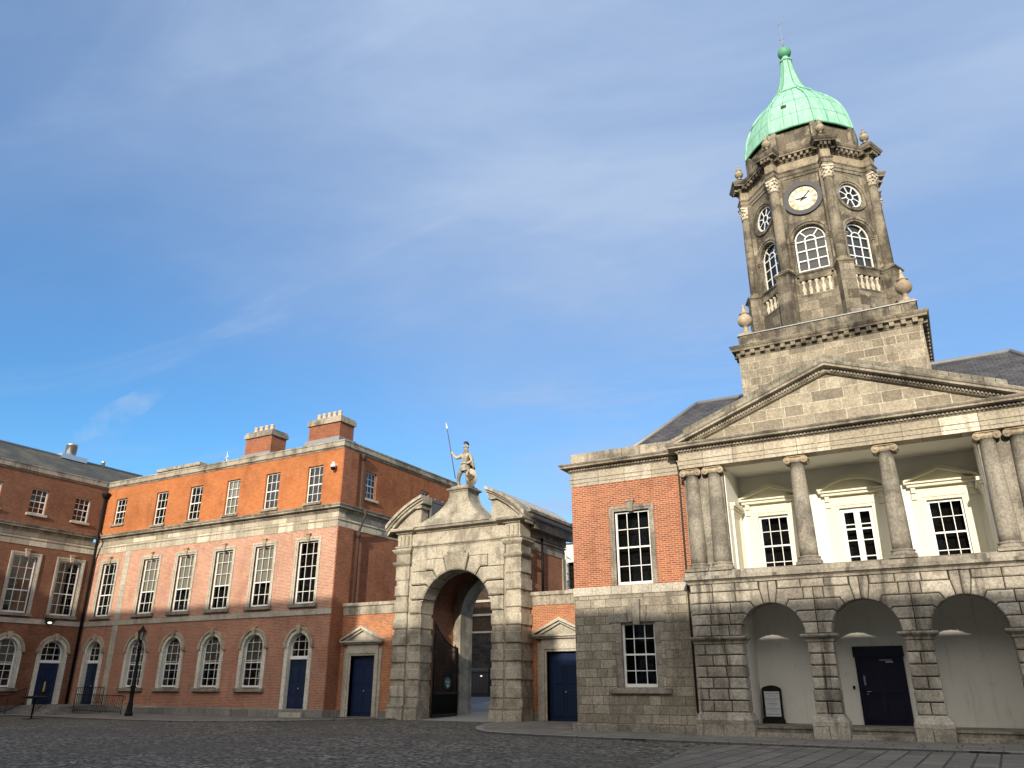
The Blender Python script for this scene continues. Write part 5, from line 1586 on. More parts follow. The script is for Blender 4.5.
# ================================================================== WEST WING
A2 = thing('brick_building', 'shaded brown brick wing with slate roof, at the far left of the yard', 'building', (X0, 22, 0))
FW = Fr((X0, 0, 0), R(90)); yw0 = 2.0
bw = [29.83 - 2.84 * i for i in range(10)]
mb = MB()
hg = [archpoly(b, .82, 1.40, 3.42, 16) for b in bw[1:]]
b0 = bw[0]
outer = [(yw0, .42), (b0 - .82, .42)] + list(reversed(archpoly(b0, .82, .42, 3.42, 16)[2:])) + [(b0 + .82, .42), (Y1, .42), (Y1, 5.02), (yw0, 5.02)]
mb.wall(FW, outer, hg, 0, .36)
mb.wall(FW, rect(yw0, Y1, 5.24, 9.52), [rect(b - .71, b + .71, 5.55, 8.84) for b in bw], 0, .36)
mb.wall(FW, rect(yw0, Y1, 10.60, 13.86), [rect(b - .52, b + .52, 11.4, 12.95) for b in bw], 0, .36)
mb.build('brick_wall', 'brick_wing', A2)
pw_ = [(X0, yw0), (X0, Y1 - .02)]
mb = MB(); mb.sweep(pw_, [(-.3, -.4), (.08, -.4), (.08, .38), (.02, .44), (-.3, .44)]); mb.build('plinth', 'granite_base', A2)
mb = MB(); mb.sweep([(X0, yw0), (X0, Y1 - .06)], [(-.3, 4.98), (.05, 4.98), (.05, 5.26), (-.3, 5.28)]); mb.build('string_course', 'surround_stone', A2)
mb = MB()
q_ = [(X0, yw0), (X0, Y1 - .11)]
mb.sweep(q_, [(-.4, 9.48), (.03, 9.48), (.03, 9.80), (.08, 9.86), (.08, 9.89), (-.4, 9.89)]); mb.sweep(q_, [(-.4, 9.89), (.02, 9.89), (.02, 10.28), (-.4, 10.28)])
mb.build('entablature', 'band_stone', A2)
mb = MB(); q_ = [(X0, yw0), (X0, Y1 - .43)]; mb.sweep(q_, [(-.4, 10.28), (.05, 10.28), (.08, 10.33), (.12, 10.36), (.12, 10.44), (.34, 10.47), (.34, 10.54), (.38, 10.57), (.42, 10.64), (.42, 10.66), (-.4, 10.74)]); cn = mb.build('cornice', 'cornice_stone', A2)
pass
mb = MB(); q_ = [(X0, yw0), (X0, Y1 - .16)]; mb.sweep(q_, [(-.4, 13.84), (.03, 13.84), (.05, 13.89), (.09, 13.92), (.14, 13.95), (.14, 13.99), (-.4, 13.99)])
mb.sweep(q_, [(-.4, 13.992), (.02, 13.992), (.02, 14.24), (.05, 14.26), (.05, 14.34), (-.4, 14.34)]); mb.build('parapet', 'cornice_stone', A2)
wW = sash(1.04, 1.55, 3, 4, .775, bar=.025, st=.06)
for i, b in enumerate(bw[:5]):
    inst(wW, A2, (X0 - .12, b, 11.4), R(90)); inst(wF[(0, 2, 1, 0, 1)[i]], A2, (X0 - .14, b, 5.55), R(90))
    s = MB(); s.fb(FW, b - .64, b + .64, 11.26, 11.4, .13, -.1); s.build('window_sill', 'surround_stone', A2)
    rect_surround(FW, b, 1.42, 5.55, 8.84, A2)
    arch_surround(FW, b, .73 if i else .69, 1.40 if i else .47, 3.44, .68 if i else .66, A2, i > 0)
    if i: inst(wG[0 if i == 3 else 1], A2, (X0 - .16, b, 1.44), R(90))
    else:
        inst(door5, A2, (X0 - .22, b, .47), R(90)); inst(fan, A2, (X0 - .20, b, 2.86), R(90))
        t = MB(); t.fb(FW, b - .69, b + .69, 2.80, 2.90, -.12, -.26); t.build('transom', 'white_paint', A2)
mb = MB(); hd = [(.0, 0)]
mb.fb(FW, b0 - .02, b0 + .02, 1.15, 1.75, -.10, -.2); mb.fb(FW, b0 - .055, b0 + .055, 1.35, 1.40, -.10, -.2)
mb.build('door_handle', 'gold', A2)
mb = MB()
mb.q([(X0 - .4, yw0, 13.95), (X0 - .4, Y1 + 6, 13.95), (-54, Y1 + 6, 16.75), (-54, yw0, 16.75)]); mb.q([(-54, yw0, 16.75), (-54, Y1 + 6, 16.75), (-59, Y1 + 6, 13.95), (-59, yw0, 13.95)])
rf2 = mb.build('roof', 'old_slate', A2, False)
mb = MB(); mb.tube([(-54, yw0, 16.78), (-54, Y1 + 6, 16.78)], .09, 6); mb.build('roof_ridge_lead', 'lead', rf2)
mb = MB(); mb.box(-54.4, -53.6, 30.6, 32.5, 16.6, 16.95); mb.lathe([(0, 0), (.38, 0), (.38, .75), (.42, .78), (.30, .9), (0, .9)], (-54, 31.4, 16.95), 16); mb.lathe([(0, 0), (.14, 0), (.14, .35), (.18, .4), (0, .55)], (-54, 34.0, 16.7), 10)
mb.build('roof_vent', 'steel', rf2)
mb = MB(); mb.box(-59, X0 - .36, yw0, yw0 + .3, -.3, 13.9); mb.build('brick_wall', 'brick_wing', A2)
mb = MB(); mb.tube([(X0 + .14, Y1 - .16, 13.3), (X0 + .14, Y1 - .16, 11), (X0 + .62, Y1 - .5, 10.6), (X0 + .62, Y1 - .5, 10.3), (X0 + .16, Y1 - .18, 9.3), (X0 + .16, Y1 - .18, .5)], .085, 8)
mb.lathe([(0, 0), (.14, 0), (.26, .22), (.26, .34), (0, .34)], (X0 + .18, Y1 - .2, 13.2), 10); mb.tube([(X0 + .1, Y1 - .1, 13.6), (X0 + .5, Y1 - .2, 13.45)], .06, 6)
mb.build('drainpipe', 'iron', A2)
# bulkhead lamp on the string course
lm = thing('wall_lamp', 'small oval bulkhead lamp glowing on the stone band above the blue doors', 'lamp', (X0 + .06, 29.2, 5.12))
mb = MB(); F = Fr((X0 + .05, 29.2, 5.1), R(90)); mb.fp(F, [(.24 * math.cos(2 * PI * i / 16), .12 * math.sin(2 * PI * i / 16)) for i in range(16)], .07, 0); mb.fb(F, -.30, .32, .10, .15, .22, 0); mb.build('lamp_hood', 'iron', lm)
LM = NT('lamp glow'); em = LM.n('ShaderNodeEmission'); em.inputs[0].default_value = (1, .93, .72, 1); em.inputs[1].default_value = 1.1; LM.l(em.outputs[0], LM.out.inputs[0]); MT['lamp_glow'] = LM.m
mb = MB(); mb.lathe([(.10 * math.sin(PI * i / 8) + .0005, -.10 * math.cos(PI * i / 8)) for i in range(9)], (0, 0, 0), 12); mb.v = [F.P(v.x * 1.5, v.z * .7, .07 + v.y * .6) for v in mb.v]; mb.build('lamp_lens', 'lamp_glow', lm)

# ================================================================== GATEWAY
GX = -20.42; GY = 31.3
G = thing('gateway', 'rusticated stone gate arch with broken curved pediment, carrying the warrior statue', 'gateway', (GX, GY, 0))
FG = Fr((GX, GY, 0), 0.)
HO, SP_ = 1.92, 4.72          # opening half width, spring
OUT = 3.48
gcore = MB()
outer = [(-OUT + .08, -.4), (-HO - .10, -.4)] + list(reversed(arc(0, SP_, HO + .10, 0, 180, 28))) + [(HO + .10, -.4), (OUT - .08, -.4), (OUT - .08, 8.58), (-OUT + .08, 8.58)]
gcore.wall(FG, outer, [], -.06, .80)
gcore.build('mortar_bed', 'mortar', G)
gcore = MB()
def gblock(u0, u1, z0, z1, d=.0, back=-.9): gcore.block(FG, rect(u0, u1, z0, z1), d, back, .012, .035)
ZB = 1.02
nb = 7; per = (6.35 - ZB) / nb
for s in (-1, 1):
    def sp(a, b): return tuple(sorted((s * a, s * b)))
    # plinths
    for (a, b) in ((HO - .0, 2.62), (2.62, OUT + .0)):
        dd = .06 if a < 2.5 else .14
        u0, u1 = sp(a + (.0 if a < 2.5 else .06), b + (.0 if a < 2.5 else .10))
        gcore.fb(FG, u0, u1, -.3, .50, dd + .10, -.9 if a < 2.5 else -.8)
        gcore.fb(FG, u0, u1, .50, .60, dd + .06, -.88 if a < 2.5 else -.78); gcore.fb(FG, u0, u1, .60, .70, dd + .09, -.88 if a < 2.5 else -.78)
        gcore.fb(FG, u0, u1, .70, ZB, dd - .0, -.86 if a < 2.5 else -.76)
    u0, u1 = sp(2.56, 2.76); gcore.fb(FG, u0, u1, ZB, 7.2, -.02, -.3)
    for i in range(nb):
        z = ZB + i * per
        # banded outer pilaster
        u0, u1 = sp(2.72, OUT + .06); gcore.block(FG, rect(u0, u1, z, z + per * .66), .14, -.95, .008, .04)
        u0, u1 = sp(2.78, OUT - .01); gcore.fb(FG, u0, u1, z + per * .66, z + per, .06, -.9)
        if z + per * .66 < SP_ + .2:
            u0, u1 = sp(HO, 2.60); gcore.block(FG, rect(u0, u1, z, z + per * .66), .06, -.95, .008, .04)
            u0, u1 = sp(HO + .05, 2.55); gcore.fb(FG, u0, u1, z + per * .66, z + per, .0, -.88)
# voussoirs (stepped), five each side + key
va = [0, 20, 38, 56, 74]
zt = [SP_, 5.45, 6.12, 6.78, 7.30]
tops = [5.38, 6.06, 6.72, 7.28]
for s in (-1, 1):
    for k in range(4):
        a0, a1 = va[k], va[k + 1]
        arcp = [(s * HO * math.cos(R(a0 + (a1 - a0) * t / 4)), SP_ + HO * math.sin(R(a0 + (a1 - a0) * t / 4))) for t in range(5)]
        zlo = SP_ if k == 0 else tops[k - 1]; zhi = tops[k]
        def onrad(a, z): return (s * (z - SP_) / math.tan(R(a)), z) if a > 0 else (s * HO, SP_)
        lo = onrad(a0, zlo) if k else None; hi = onrad(a1, zhi)
        edge = s * (2.62 if k < 3 else 2.2)
        p = arcp[::-1] + ([lo] if lo else []) + [(edge, zlo), (edge, zhi), hi]
        if k == 3: p = arcp[::-1] + [lo, (s * 1.75, zlo), (s * 1.75, zhi), hi]
        q2 = [p[0]]
        for t in p[1:]:
            if math.dist(t, q2[-1]) > .01: q2.append(t)
        gcore.block(FG, q2, .13, -.95, .030, .06)
    u0, u1 = sorted((s * 1.75, s * 2.62)); gcore.fb(FG, u0, u1, 6.735, 7.285, .04, -.3)
ky = [(HO * math.cos(R(a)), SP_ + HO * math.sin(R(a))) for a in (74, 80, 86, 94, 100, 106)]
gcore.block(FG, ky + [(-.72, 7.42), (-.52, 7.42), (-.52, 7.55), (.52, 7.55), (.52, 7.42), (.72, 7.42)], .18, -.95, .02, .05)
gb = gcore.build('arch_front', 'gate_stone', G)
# mouldings: pilaster capitals, architrave, frieze, cornice
mb = MB()
for s in (-1, 1):
    a, b = sorted((s * 2.72, s * (OUT + .04)))
    def P2_(u, d): p = FG.P(u, 0, d); return (p.x, p.y)
    for prof_, ext in (([(-.2, 6.36), (.0, 6.36), (.0, 7.02), (-.2, 7.02)], 0), ([(-.2, 7.02), (.02, 7.02), (.10, 7.10), (.12, 7.14), (.14, 7.22), (-.2, 7.22)], 0), ([(-.2, 7.22), (.0, 7.22), (.0, 7.62), (-.2, 7.62)], 0), ([(-.2, 7.62), (.02, 7.62), (.12, 7.72), (.16, 7.78), (.16, 7.84), (-.2, 7.84)], 0)):
        mb.sweep([P2_(a, -.9), P2_(a, .10), P2_(b, .10), P2_(b, -.9)], prof_)
for prof_ in ([(-.2, 7.42 + .42), (.03, 7.84), (.05, 7.90), (.10, 7.94), (.10, 7.99), (-.2, 7.99)],):
    mb.sweep([P2_(-OUT, -.9), P2_(-OUT, .12), P2_(-2.62, .12), P2_(-2.62, .0), P2_(2.62, .0), P2_(2.62, .12), P2_(OUT, .12), P2_(OUT, -.9)], prof_)
mb.sweep([P2_(-OUT, -.9), P2_(-OUT, .10), P2_(-2.68, .10), P2_(-2.68, -.02), P2_(2.68, -.02), P2_(2.68, .10), P2_(OUT, .10), P2_(OUT, -.9)], [(-.3, 7.99), (.0, 7.99), (.0, 8.60), (-.3, 8.60)])
# triglyph-like blocks in the outer frieze
for s in (-1, 1):
    for x in (2.86, 3.10, 3.34): mb.fb(FG, min(s * x - .07, s * x + .07), s * x + .07, 8.02, 8.50, .17, .05)
mb.fb(FG, -2.62, 2.62, 7.29, 7.86, .02, -.5)
mb.build('gate_frieze', 'gate_stone', G)
mb = MB()
mb.sweep([P2_(-OUT, -.9), P2_(-OUT, .14), P2_(-2.66, .14), P2_(-2.66, .0), P2_(2.66, .0), P2_(2.66, .14), P2_(OUT, .14), P2_(OUT, -.9)], [(-1.0, 8.60), (.04, 8.60), (.08, 8.66), (.30, 8.72), (.32, 8.80), (.30, 8.84), (-1.0, 8.86)])
mb.build('gate_cornice', 'gate_stone', G)
# curved broken pediment + barrel roof
RC, ZC = 5.5, 5.32
FGp = Fr((GX - .22, GY, 0), 0.)
def onarc(u, r_): return ZC - .08 + math.sqrt(r_ * r_ - u * u)
YBK = 36.6
for s in (-1, 1):
    mb = MB(); n = 12
    us = [s * (1.85 + (3.98 - 1.85) * i / n) for i in range(n + 1)]
    for (r0_, r1_, d0, d1) in ((RC - .30, RC - .17, .08, -.7), (RC - .17, RC - .08, .18, -.7), (RC - .08, RC + .06, .29, -.7)):
        for i in range(n):
            a, b = us[i], us[i + 1]
            mb.fp(FGp, [(a, onarc(a, r0_)), (b, onarc(b, r0_)), (b, onarc(b, r1_)), (a, onarc(a, r1_))], d0, d1)
    mb.build('broken_pediment', 'gate_stone', G)
    mb = MB()
    tp = [(s * 2.05, 8.84)] + [(u, max(8.85, onarc(u, RC - .36))) for u in [s * (2.05 + 1.55 * i / 8) for i in range(9)]] + [(s * 3.6, 8.84)]
    mb.fp(FGp, tp, -.1, -.7)
    mb.fb(FGp, min(s * 1.95, s * 2.35), max(s * 1.95, s * 2.35), 9.85, 10.0, .05, -.7)
    mb.build('pediment_panel', 'gate_stone', G)
    mb = MB()
    for i in range(n):
        a, b = us[i], us[i + 1]
        mb.fp(Fr((GX - .22, GY + .71, 0), 0), [(a, onarc(a, RC - .12)), (b, onarc(b, RC - .12)), (b, onarc(b, RC + .03)), (a, onarc(a, RC + .03))], 0, -(YBK - GY - .71))
    # inner gable wall of the cut roof
    mb.fb(Fr((GX - .22, GY + .71, 0), 0), min(s * 1.87, s * 2.0), max(s * 1.87, s * 2.0), 8.8, onarc(1.9, RC - .12), 0, -(YBK - GY - .71))
    # standing seams
    ny = 8; sm_ = MB()
    for j in range(ny):
        y = GY + 1.0 + j * .66
        sm_.tube([(GX - .22 + u, y, onarc(u, RC + .05)) for u in us], .05, 5)
    r_o = mb.build('roof', 'lead_dark', G)
    sm_.build('standing_seam', 'lead', r_o)
    e = MB(); u = s * 4.0
    e.box(GX + u - .10, GX + u + .10, GY - .2, YBK, 9.02, 9.16); e.box(GX + s * 3.62 - .12, GX + s * 3.62 + .12, GY + .9, YBK, 8.45, 9.02)
    e.build('gutter', 'dark_grey_stone', r_o)
# side walls of the passage
for s in (-1, 1):
    F = Fr((GX + s * 3.30, GY if s > 0 else YBK, 0), R(90) if s > 0 else R(-90)); L = YBK - GY
    lo = .85 if s > 0 else 0.3; hi = L - (.3 if s > 0 else .85)
    mb = MB(); mb.wall(F, rect(lo, hi, -.3, 8.62), [], 0, .84); mb.build('brick_wall', 'brick_passage', G)
    m2 = MB()
    if s > 0:
        m2.fb(F, lo + .02, hi, 8.0, 8.10, .08, -.1); m2.fb(F, lo + .02, hi, 7.55, 7.95, .03, -.1); m2.fb(F, .85, hi + .1, 8.15, 8.55, .06, -.1); m2.fb(F, hi - .32, hi, 0, 7.55, .06, -.1)
    else: m2.fb(F, lo, hi, 8.0, 8.10, .08, -.1)
    m2.build('side_cornice', 'gate_stone', G)
mb = MB(); mb.tube([(GX + 3.42, 33.55, 8.2), (GX + 3.42, 33.55, 5.5)], .06, 8); mb.build('drainpipe', 'iron', G)
# barrel vault inside and rear arch
mb = MB()
n = 14
for i in range(n):
    a0, a1 = 180 * i / n, 180 * (i + 1) / n
    r_ = 2.47; p = [(r_ * math.cos(R(a0)), 5.0 + r_ * math.sin(R(a0))), (r_ * math.cos(R(a1)), 5.0 + r_ * math.sin(R(a1)))]
    mb.q([FG.P(*p[0], -.95), FG.P(*p[1], -.95), FG.P(*p[1], -3.59), FG.P(*p[0], -3.59)])
mb.build('vault', 'brick_dark', G, False)
FRr = Fr((GX, 34.9, 0), 0.)
mb = MB()
outer = [(-2.455, -.3), (-HO - .12, -.3)] + list(reversed(arc(0, SP_ + .1, HO + .12, 0, 180, 24))) + [(HO + .12, -.3), (2.455, -.3), (2.455, 8.6), (-2.455, 8.6)]
mb.wall(FRr, outer, [], 0, 1.15)
mb.wall(FRr, rect(-2.9, 2.5, 8.6, 9.5), [], 0, .5)
mb.build('rear_arch', 'gate_stone', G)
# iron gate leaf folded back along the left jamb
leaf = thing('iron_gate', 'black barred iron gate leaf standing open inside the left side of the arch', 'gate', (-22.15, 32.15, .1))
FL = Fr((-22.15, 32.15, 0), R(88.5))
mb = MB()
Lg = 2.0
def topz(t): return 4.40 - 1.12 * math.sin(t / Lg * PI / 2) ** .9
nbars = 22
for i in range(nbars + 1):
    t = Lg * i / nbars; p = FL.P(t, .16 + t * .02, 0)
    mb.tube([(p.x, p.y, p.z), (p.x, p.y, topz(t))], .022 if 0 < i < nbars else .038, 5)
    if i < nbars:
        p = FL.P(t + Lg / nbars / 2, 0, 0); mb.tube([(p.x, p.y, .2), (p.x, p.y, 1.18)], .014, 4)
mb.build('bars', 'iron', leaf)
mb = MB(); mb.tube([FL.P(Lg * i / 14, topz(Lg * i / 14), 0) for i in range(15)], .035, 6)
mb.fb(FL, 0, Lg, 1.15, 1.26, .025, -.025); mb.fb(FL, 0, Lg, .16, .30, .025, -.025); mb.fb(FL, 0, Lg, 3.05, 3.10, .02, -.02); mb.fb(FL, .0, Lg, .31, 1.14, .003, -.003)
mb.build('rail', 'iron', leaf)
mb = MB(); 
mb.fp(FL, [(1.10 + .27 * math.cos(PI / 8 + PI / 4 * i), 1.66 + .27 * math.sin(PI / 8 + PI / 4 * i)) for i in range(8)], .07, .03)
sg = mb.build('sign_plate', 'teal', leaf)
mb = MB()
mb.fb(FL, 1.095, 1.125, 1.46, 1.60, .08, .07); mb.fb(FL, 1.04, 1.18, 1.515, 1.545, .082, .07)
for i in range(6): mb.fb(FL, .96 + .05 * i, .975 + .05 * i, 1.70, 1.74, .08, .07)
ap2 = [(1.11 + .10 * math.cos(R(a)), 1.70 + .07 * math.sin(R(a))) for a in range(180, 361, 30)]
for a, b in zip(ap2, ap2[1:]): mb.fp(FL, [a, b, (b[0], b[1] + .015), (a[0], a[1] + .015)], .08, .07)
mb.build('sign_emblem', 'paper', sg)
# flared pedestal
PXc, PYc = -20.62, 32.12
mb = MB()
prof_ = []
for i in range(13):
    t = i / 12; z = 8.84 + 1.72 * t; w = .50 + 1.62 * (1 - t) ** 2.1
    prof_.append((w, z))
rings = []
for w, z in prof_:
    wy = .50 + (w - .50) * .42
    rings.append([(PXc - w, PYc - wy, z), (PXc + w, PYc - wy, z), (PXc + w, PYc + wy, z), (PXc - w, PYc + wy, z)])
pts = [p for r_ in rings for p in r_]
fs = [(4 * i + k, 4 * i + (k + 1) % 4, 4 * i + 4 + (k + 1) % 4, 4 * i + 4 + k) for i in range(12) for k in range(4)]
mb.mesh_part(pts, fs)
for k in range(4):
    mb.tube([Vector(r_[k]) for r_ in rings], .04, 5)
mb.sweep([(PXc - .5, PYc - .5), (PXc + .5, PYc - .5), (PXc + .5, PYc + .5), (PXc - .5, PYc + .5)], [(-.5, 10.54), (.03, 10.54), (.06, 10.60), (.14, 10.64), (.14, 10.72), (.0, 10.76), (-.02, 10.84), (-.5, 10.84)], True)
mb.build('pedestal', 'gate_stone', G)

# ================================================================== LINK WALLS
YL = 32.3
def link_wall(x0, x1, dc, label, clip_r=False):
    T_ = thing('link_wall', label, 'wall', ((x0 + x1) / 2, YL, 0)); F = Fr((0, YL, 0), 0.)
    mb = MB(); dwid = .76
    outer = [(x0, -.3), (dc - dwid, -.3), (dc - dwid, 2.95), (dc + dwid, 2.95), (dc + dwid, -.3), (x1, -.3), (x1, 4.95), (x0, 4.95)]
    mb.wall(F, outer, [], 0, .45); mb.build('brick_wall', 'brick_link', T_)
    mb = MB(); n = 4
    for i in range(n): mb.block(F, rect(x0 + (x1 - x0) * i / n, x0 + (x1 - x0) * (i + 1) / n, 4.93, 5.36), .03, -.47, .005, .015)
    n = 5
    for i in range(n): mb.block(F, rect(x0 + (x1 - x0) * i / n, x0 + (x1 - x0) * (i + 1) / n, 5.36, 5.54), .10, -.55, .005, .02)
    mb.build('coping', 'gate_stone', T_)
    mb = MB()
    for s in (-1, 1):
        for o0, o1, dd in ((0, .10, .04), (.10, .26, .09)):
            a, b = sorted((dc + s * (dwid + o0), dc + s * (dwid + o1))); mb.fb(F, a, b, -.1, 2.95 + o0, dd, -.28)
        a, b = sorted((dc + s * (dwid + .26), dc + s * (dwid + .44))); mb.fb(F, a, b, -.1, 3.3, .03, -.05)
    for o0, o1, dd in ((0, .10, .041), (.10, .26, .091)): mb.fb(F, dc - dwid - o1, dc + dwid + o1, 2.95 + o0, 2.95 + o1, dd, -.28)
    mb.fb(F, dc - dwid - .24, dc + dwid + .24, 3.21, 3.50, .07, -.05)
    W = dwid + .58
    mb.fb(F, dc - W + .08, dc + W - .08, 3.50, 3.58, .20, -.05); mb.fb(F, dc - W, dc + W, 3.58, 3.66, .30, -.05)
    mb.fp(F, [(dc - W + .15, 3.66), (dc + W - .15, 3.66), (dc, 4.20)], .06, -.05)
    for s in (-1, 1):
        mb.fp(F, [(dc + s * W, 3.66), (dc + s * W, 3.72), (dc, 4.38), (dc, 4.24)], .32, -.05)
        mb.fp(F, [(dc + s * (W - .16), 3.66), (dc, 4.24), (dc, 4.14), (dc + s * (W - .34), 3.66)], .20, -.05)
    mb.build('doorcase', 'surround_stone', T_)
    inst(panel_door(2 * dwid, 2.85, [1.5, 1.0, .45], 'blue_paint', 2), T_, (dc, YL + .22, .09))
    mb = MB()
    for a, b in ((x0, dc - dwid - .44), (dc + dwid + .44, x1)):
        if b - a > .15: mb.fb(F, a, b, -.3, .42, .06, -.1)
    mb.build('plinth', 'granite_base', T_)
link_wall(-28.08, GX - 3.30, -26.58, 'low patched brick wall with a pedimented blue door, between the three storey range and the gate arch')
link_wall(GX + 3.30, -12.80, -15.45, 'low patched brick wall with a pedimented blue door, between the gate arch and the clock tower building')

# ================================================================== STATUE on the pedestal
ST = thing('statue', 'weathered lead statue of a helmeted warrior with spear and lion shield, on the gate pedestal', 'statue', (PXc, PYc, 10.84))
def skin(name, verts, edges, radii, mat, parent, sub=2, root=0):
    off = WO[parent]
    me = bpy.data.meshes.new(name); me.from_pydata([Vector(v) - off for v in verts], edges, [])
    me.materials.append(MT[mat])
    o = bpy.data.objects.new(name, me); col.objects.link(o); o.parent = parent; WO[o] = off
    m = o.modifiers.new('skin', 'SKIN'); m.use_smooth_shade = True
    for i, r_ in enumerate(radii):
        sv = me.skin_vertices[0].data[i]; sv.radius = r_ if isinstance(r_, tuple) else (r_, r_)
        sv.use_root = (i == root)
    s_ = o.modifiers.new('sub', 'SUBSURF'); s_.levels = sub; s_.render_levels = sub
    return o
sc_ = 1.15   # larger than life
def S(x, y, z): return (PXc + x * sc_, PYc + y * sc_, 10.84 + z * sc_)
V = [S(0.02, 0, .98),      # 0 pelvis
     S(.03, 0, 1.12), S(.04, -.01, 1.30), S(.05, 0, 1.46), S(.05, 0, 1.56), S(.05, -.02, 1.66), S(.05, -.03, 1.76), S(.05, -.02, 1.85),  # spine..head 7
     S(-.10, 0, .93), S(-.26, -.10, .52), S(-.32, .02, .10), S(-.36, -.12, .04),   # right leg (viewer left) 8-11
     S(.12, .02, .93), S(.16, -.04, .50), S(.14, .06, .10), S(.14, -.09, .04),     # left leg 12-15
     S(-.16, 0, 1.46), S(-.46, -.02, 1.38), S(-.68, -.06, 1.66), S(-.72, -.07, 1.74),   # right arm out 16-19
     S(.25, 0, 1.45), S(.36, .02, 1.18), S(.22, -.14, 1.04), S(.16, -.18, 1.02)]     # left arm bent 20-23
Ed = [(0, 1), (1, 2), (2, 3), (3, 4), (4, 5), (5, 6), (6, 7), (0, 8), (8, 9), (9, 10), (10, 11), (0, 12), (12, 13), (13, 14), (14, 15), (3, 16), (16, 17), (17, 18), (18, 19), (3, 20), (20, 21), (21, 22), (22, 23)]
Rd = [(.17, .13), (.14, .11), (.18, .13), (.16, .11), (.065, .065), (.075, .08), (.095, .10), (.06, .07), (.11, .11), (.078, .08), (.048, .05), (.05, .03), (.11, .11), (.078, .08), (.048, .05), (.05, .03), (.085, .085), (.062, .062), (.042, .042), (.04, .03), (.085, .085), (.062, .062), (.045, .045), (.04, .03)]
Rd = [(a * sc_ * 1.26, b * sc_ * 1.24) for a, b in Rd]
skin('body', V, Ed, Rd, 'statue_lead', ST)
mb = MB()  # face: nose, brow, chin, fingers
def sball(c, r_, sx=1, sy=1, sz=1, seg=10):
    m = MB(); m.lathe([(math.sin(PI * i / 8) + .001, -math.cos(PI * i / 8)) for i in range(9)], (0, 0, 0), seg)
    i0 = len(mb.v); mb.v += [Vector(c) + Vector((v.x * r_ * sx, v.y * r_ * sy, v.z * r_ * sz)) * sc_ for v in m.v]; mb.f += [tuple(i0 + q for q in f) for f in m.f]; mb.sm += m.sm
sball(S(.05, -.135, 1.73), .022, 1, 1.2, 1.6); sball(S(.05, -.10, 1.66), .045, 1, .8, .7)
for s in (-1, 1): sball(S(.05 + s * .035, -.115, 1.765), .018, 1.4, .8, .7)
for i in range(4): mb.tube([S(-.75, -.10, 1.77 - i * .025), S(-.78, -.05, 1.77 - i * .025), S(-.74, -.02, 1.77 - i * .025)], .014 * sc_, 5)
mb.tube([S(-.71, -.11, 1.77), S(-.75, -.13, 1.81)], .014 * sc_, 5)
mb.build('face_and_fingers', 'statue_lead', ST)
mb = MB()
# cuirass skirt of leather strips
for i in range(14):
    a = 2 * PI * i / 14; a2 = a + 2 * PI / 14 * .9
    def K(r1, r2, aa, z): return S(.02 + r1 * math.cos(aa), r2 * math.sin(aa), z)
    mb.prism([K(.19, .15, a, 1.06), K(.19, .15, a2, 1.06), K(.27, .22, a2, .72 + .02 * (i % 2)), K(.27, .22, a, .72 + .02 * (i % 2))], [K(.16, .12, a, 1.06), K(.16, .12, a2, 1.06), K(.24, .19, a2, .72), K(.24, .19, a, .72)])
mb.lathe([(.20 * sc_, 0), (.215 * sc_, .03), (.20 * sc_, .07)], S(.02, 0, 1.04), 16)
mb.build('skirt', 'statue_lead', ST)
mb = MB()
# cloak from the left shoulder
pts = []
for j in range(6):
    z = 1.48 - j * .13
    for i in range(7):
        a = R(-20 + 130 * i / 6); rr = .20 + .035 * j + .02 * math.sin(i * 2.2)
        pts.append(S(.10 + rr * math.cos(a) * .95, .04 + rr * math.sin(a) * .75, z))
mb.mesh_part(pts, [(7 * j + i, 7 * j + i + 1, 7 * j + i + 8, 7 * j + i + 7) for j in range(5) for i in range(6)], True)
o = mb.build('cloak', 'statue_lead', ST, False); so_ = o.modifiers.new('th', 'SOLIDIFY'); so_.thickness = .035
mb = MB()
mb.lathe([(.112 * sc_, -.03), (.115 * sc_, .02), (.10 * sc_, .09), (.06 * sc_, .13), (0, .145)], S(.05, -.01, 1.83), 16)
mb.fb(Fr(S(.05, -.12, 1.82), 0), -.10, .10, -.01, .03, .05, 0)
hel = mb.build('helmet', 'statue_lead', ST)
mb = MB()
cr = [S(.05 + .0, -.17 + .34 * i / 10, 1.985 + .085 * math.sin(PI * i / 10)) for i in range(11)]
for i in range(10):
    mb.tube([cr[i], cr[i + 1]], .05 * sc_, 6)
mb.tube([S(-.06, .0, 2.03), S(.05, -.04, 2.07), S(.16, 0., 2.03)], [.02, .05, .02], 6)
mb.build('crest', 'dark_lead', hel)
mb = MB(); tip = Vector(S(-1.02, -.05, 3.02)); bot = Vector(S(-.44, -.08, .45)); mb.tube([tip, bot], .022, 6)
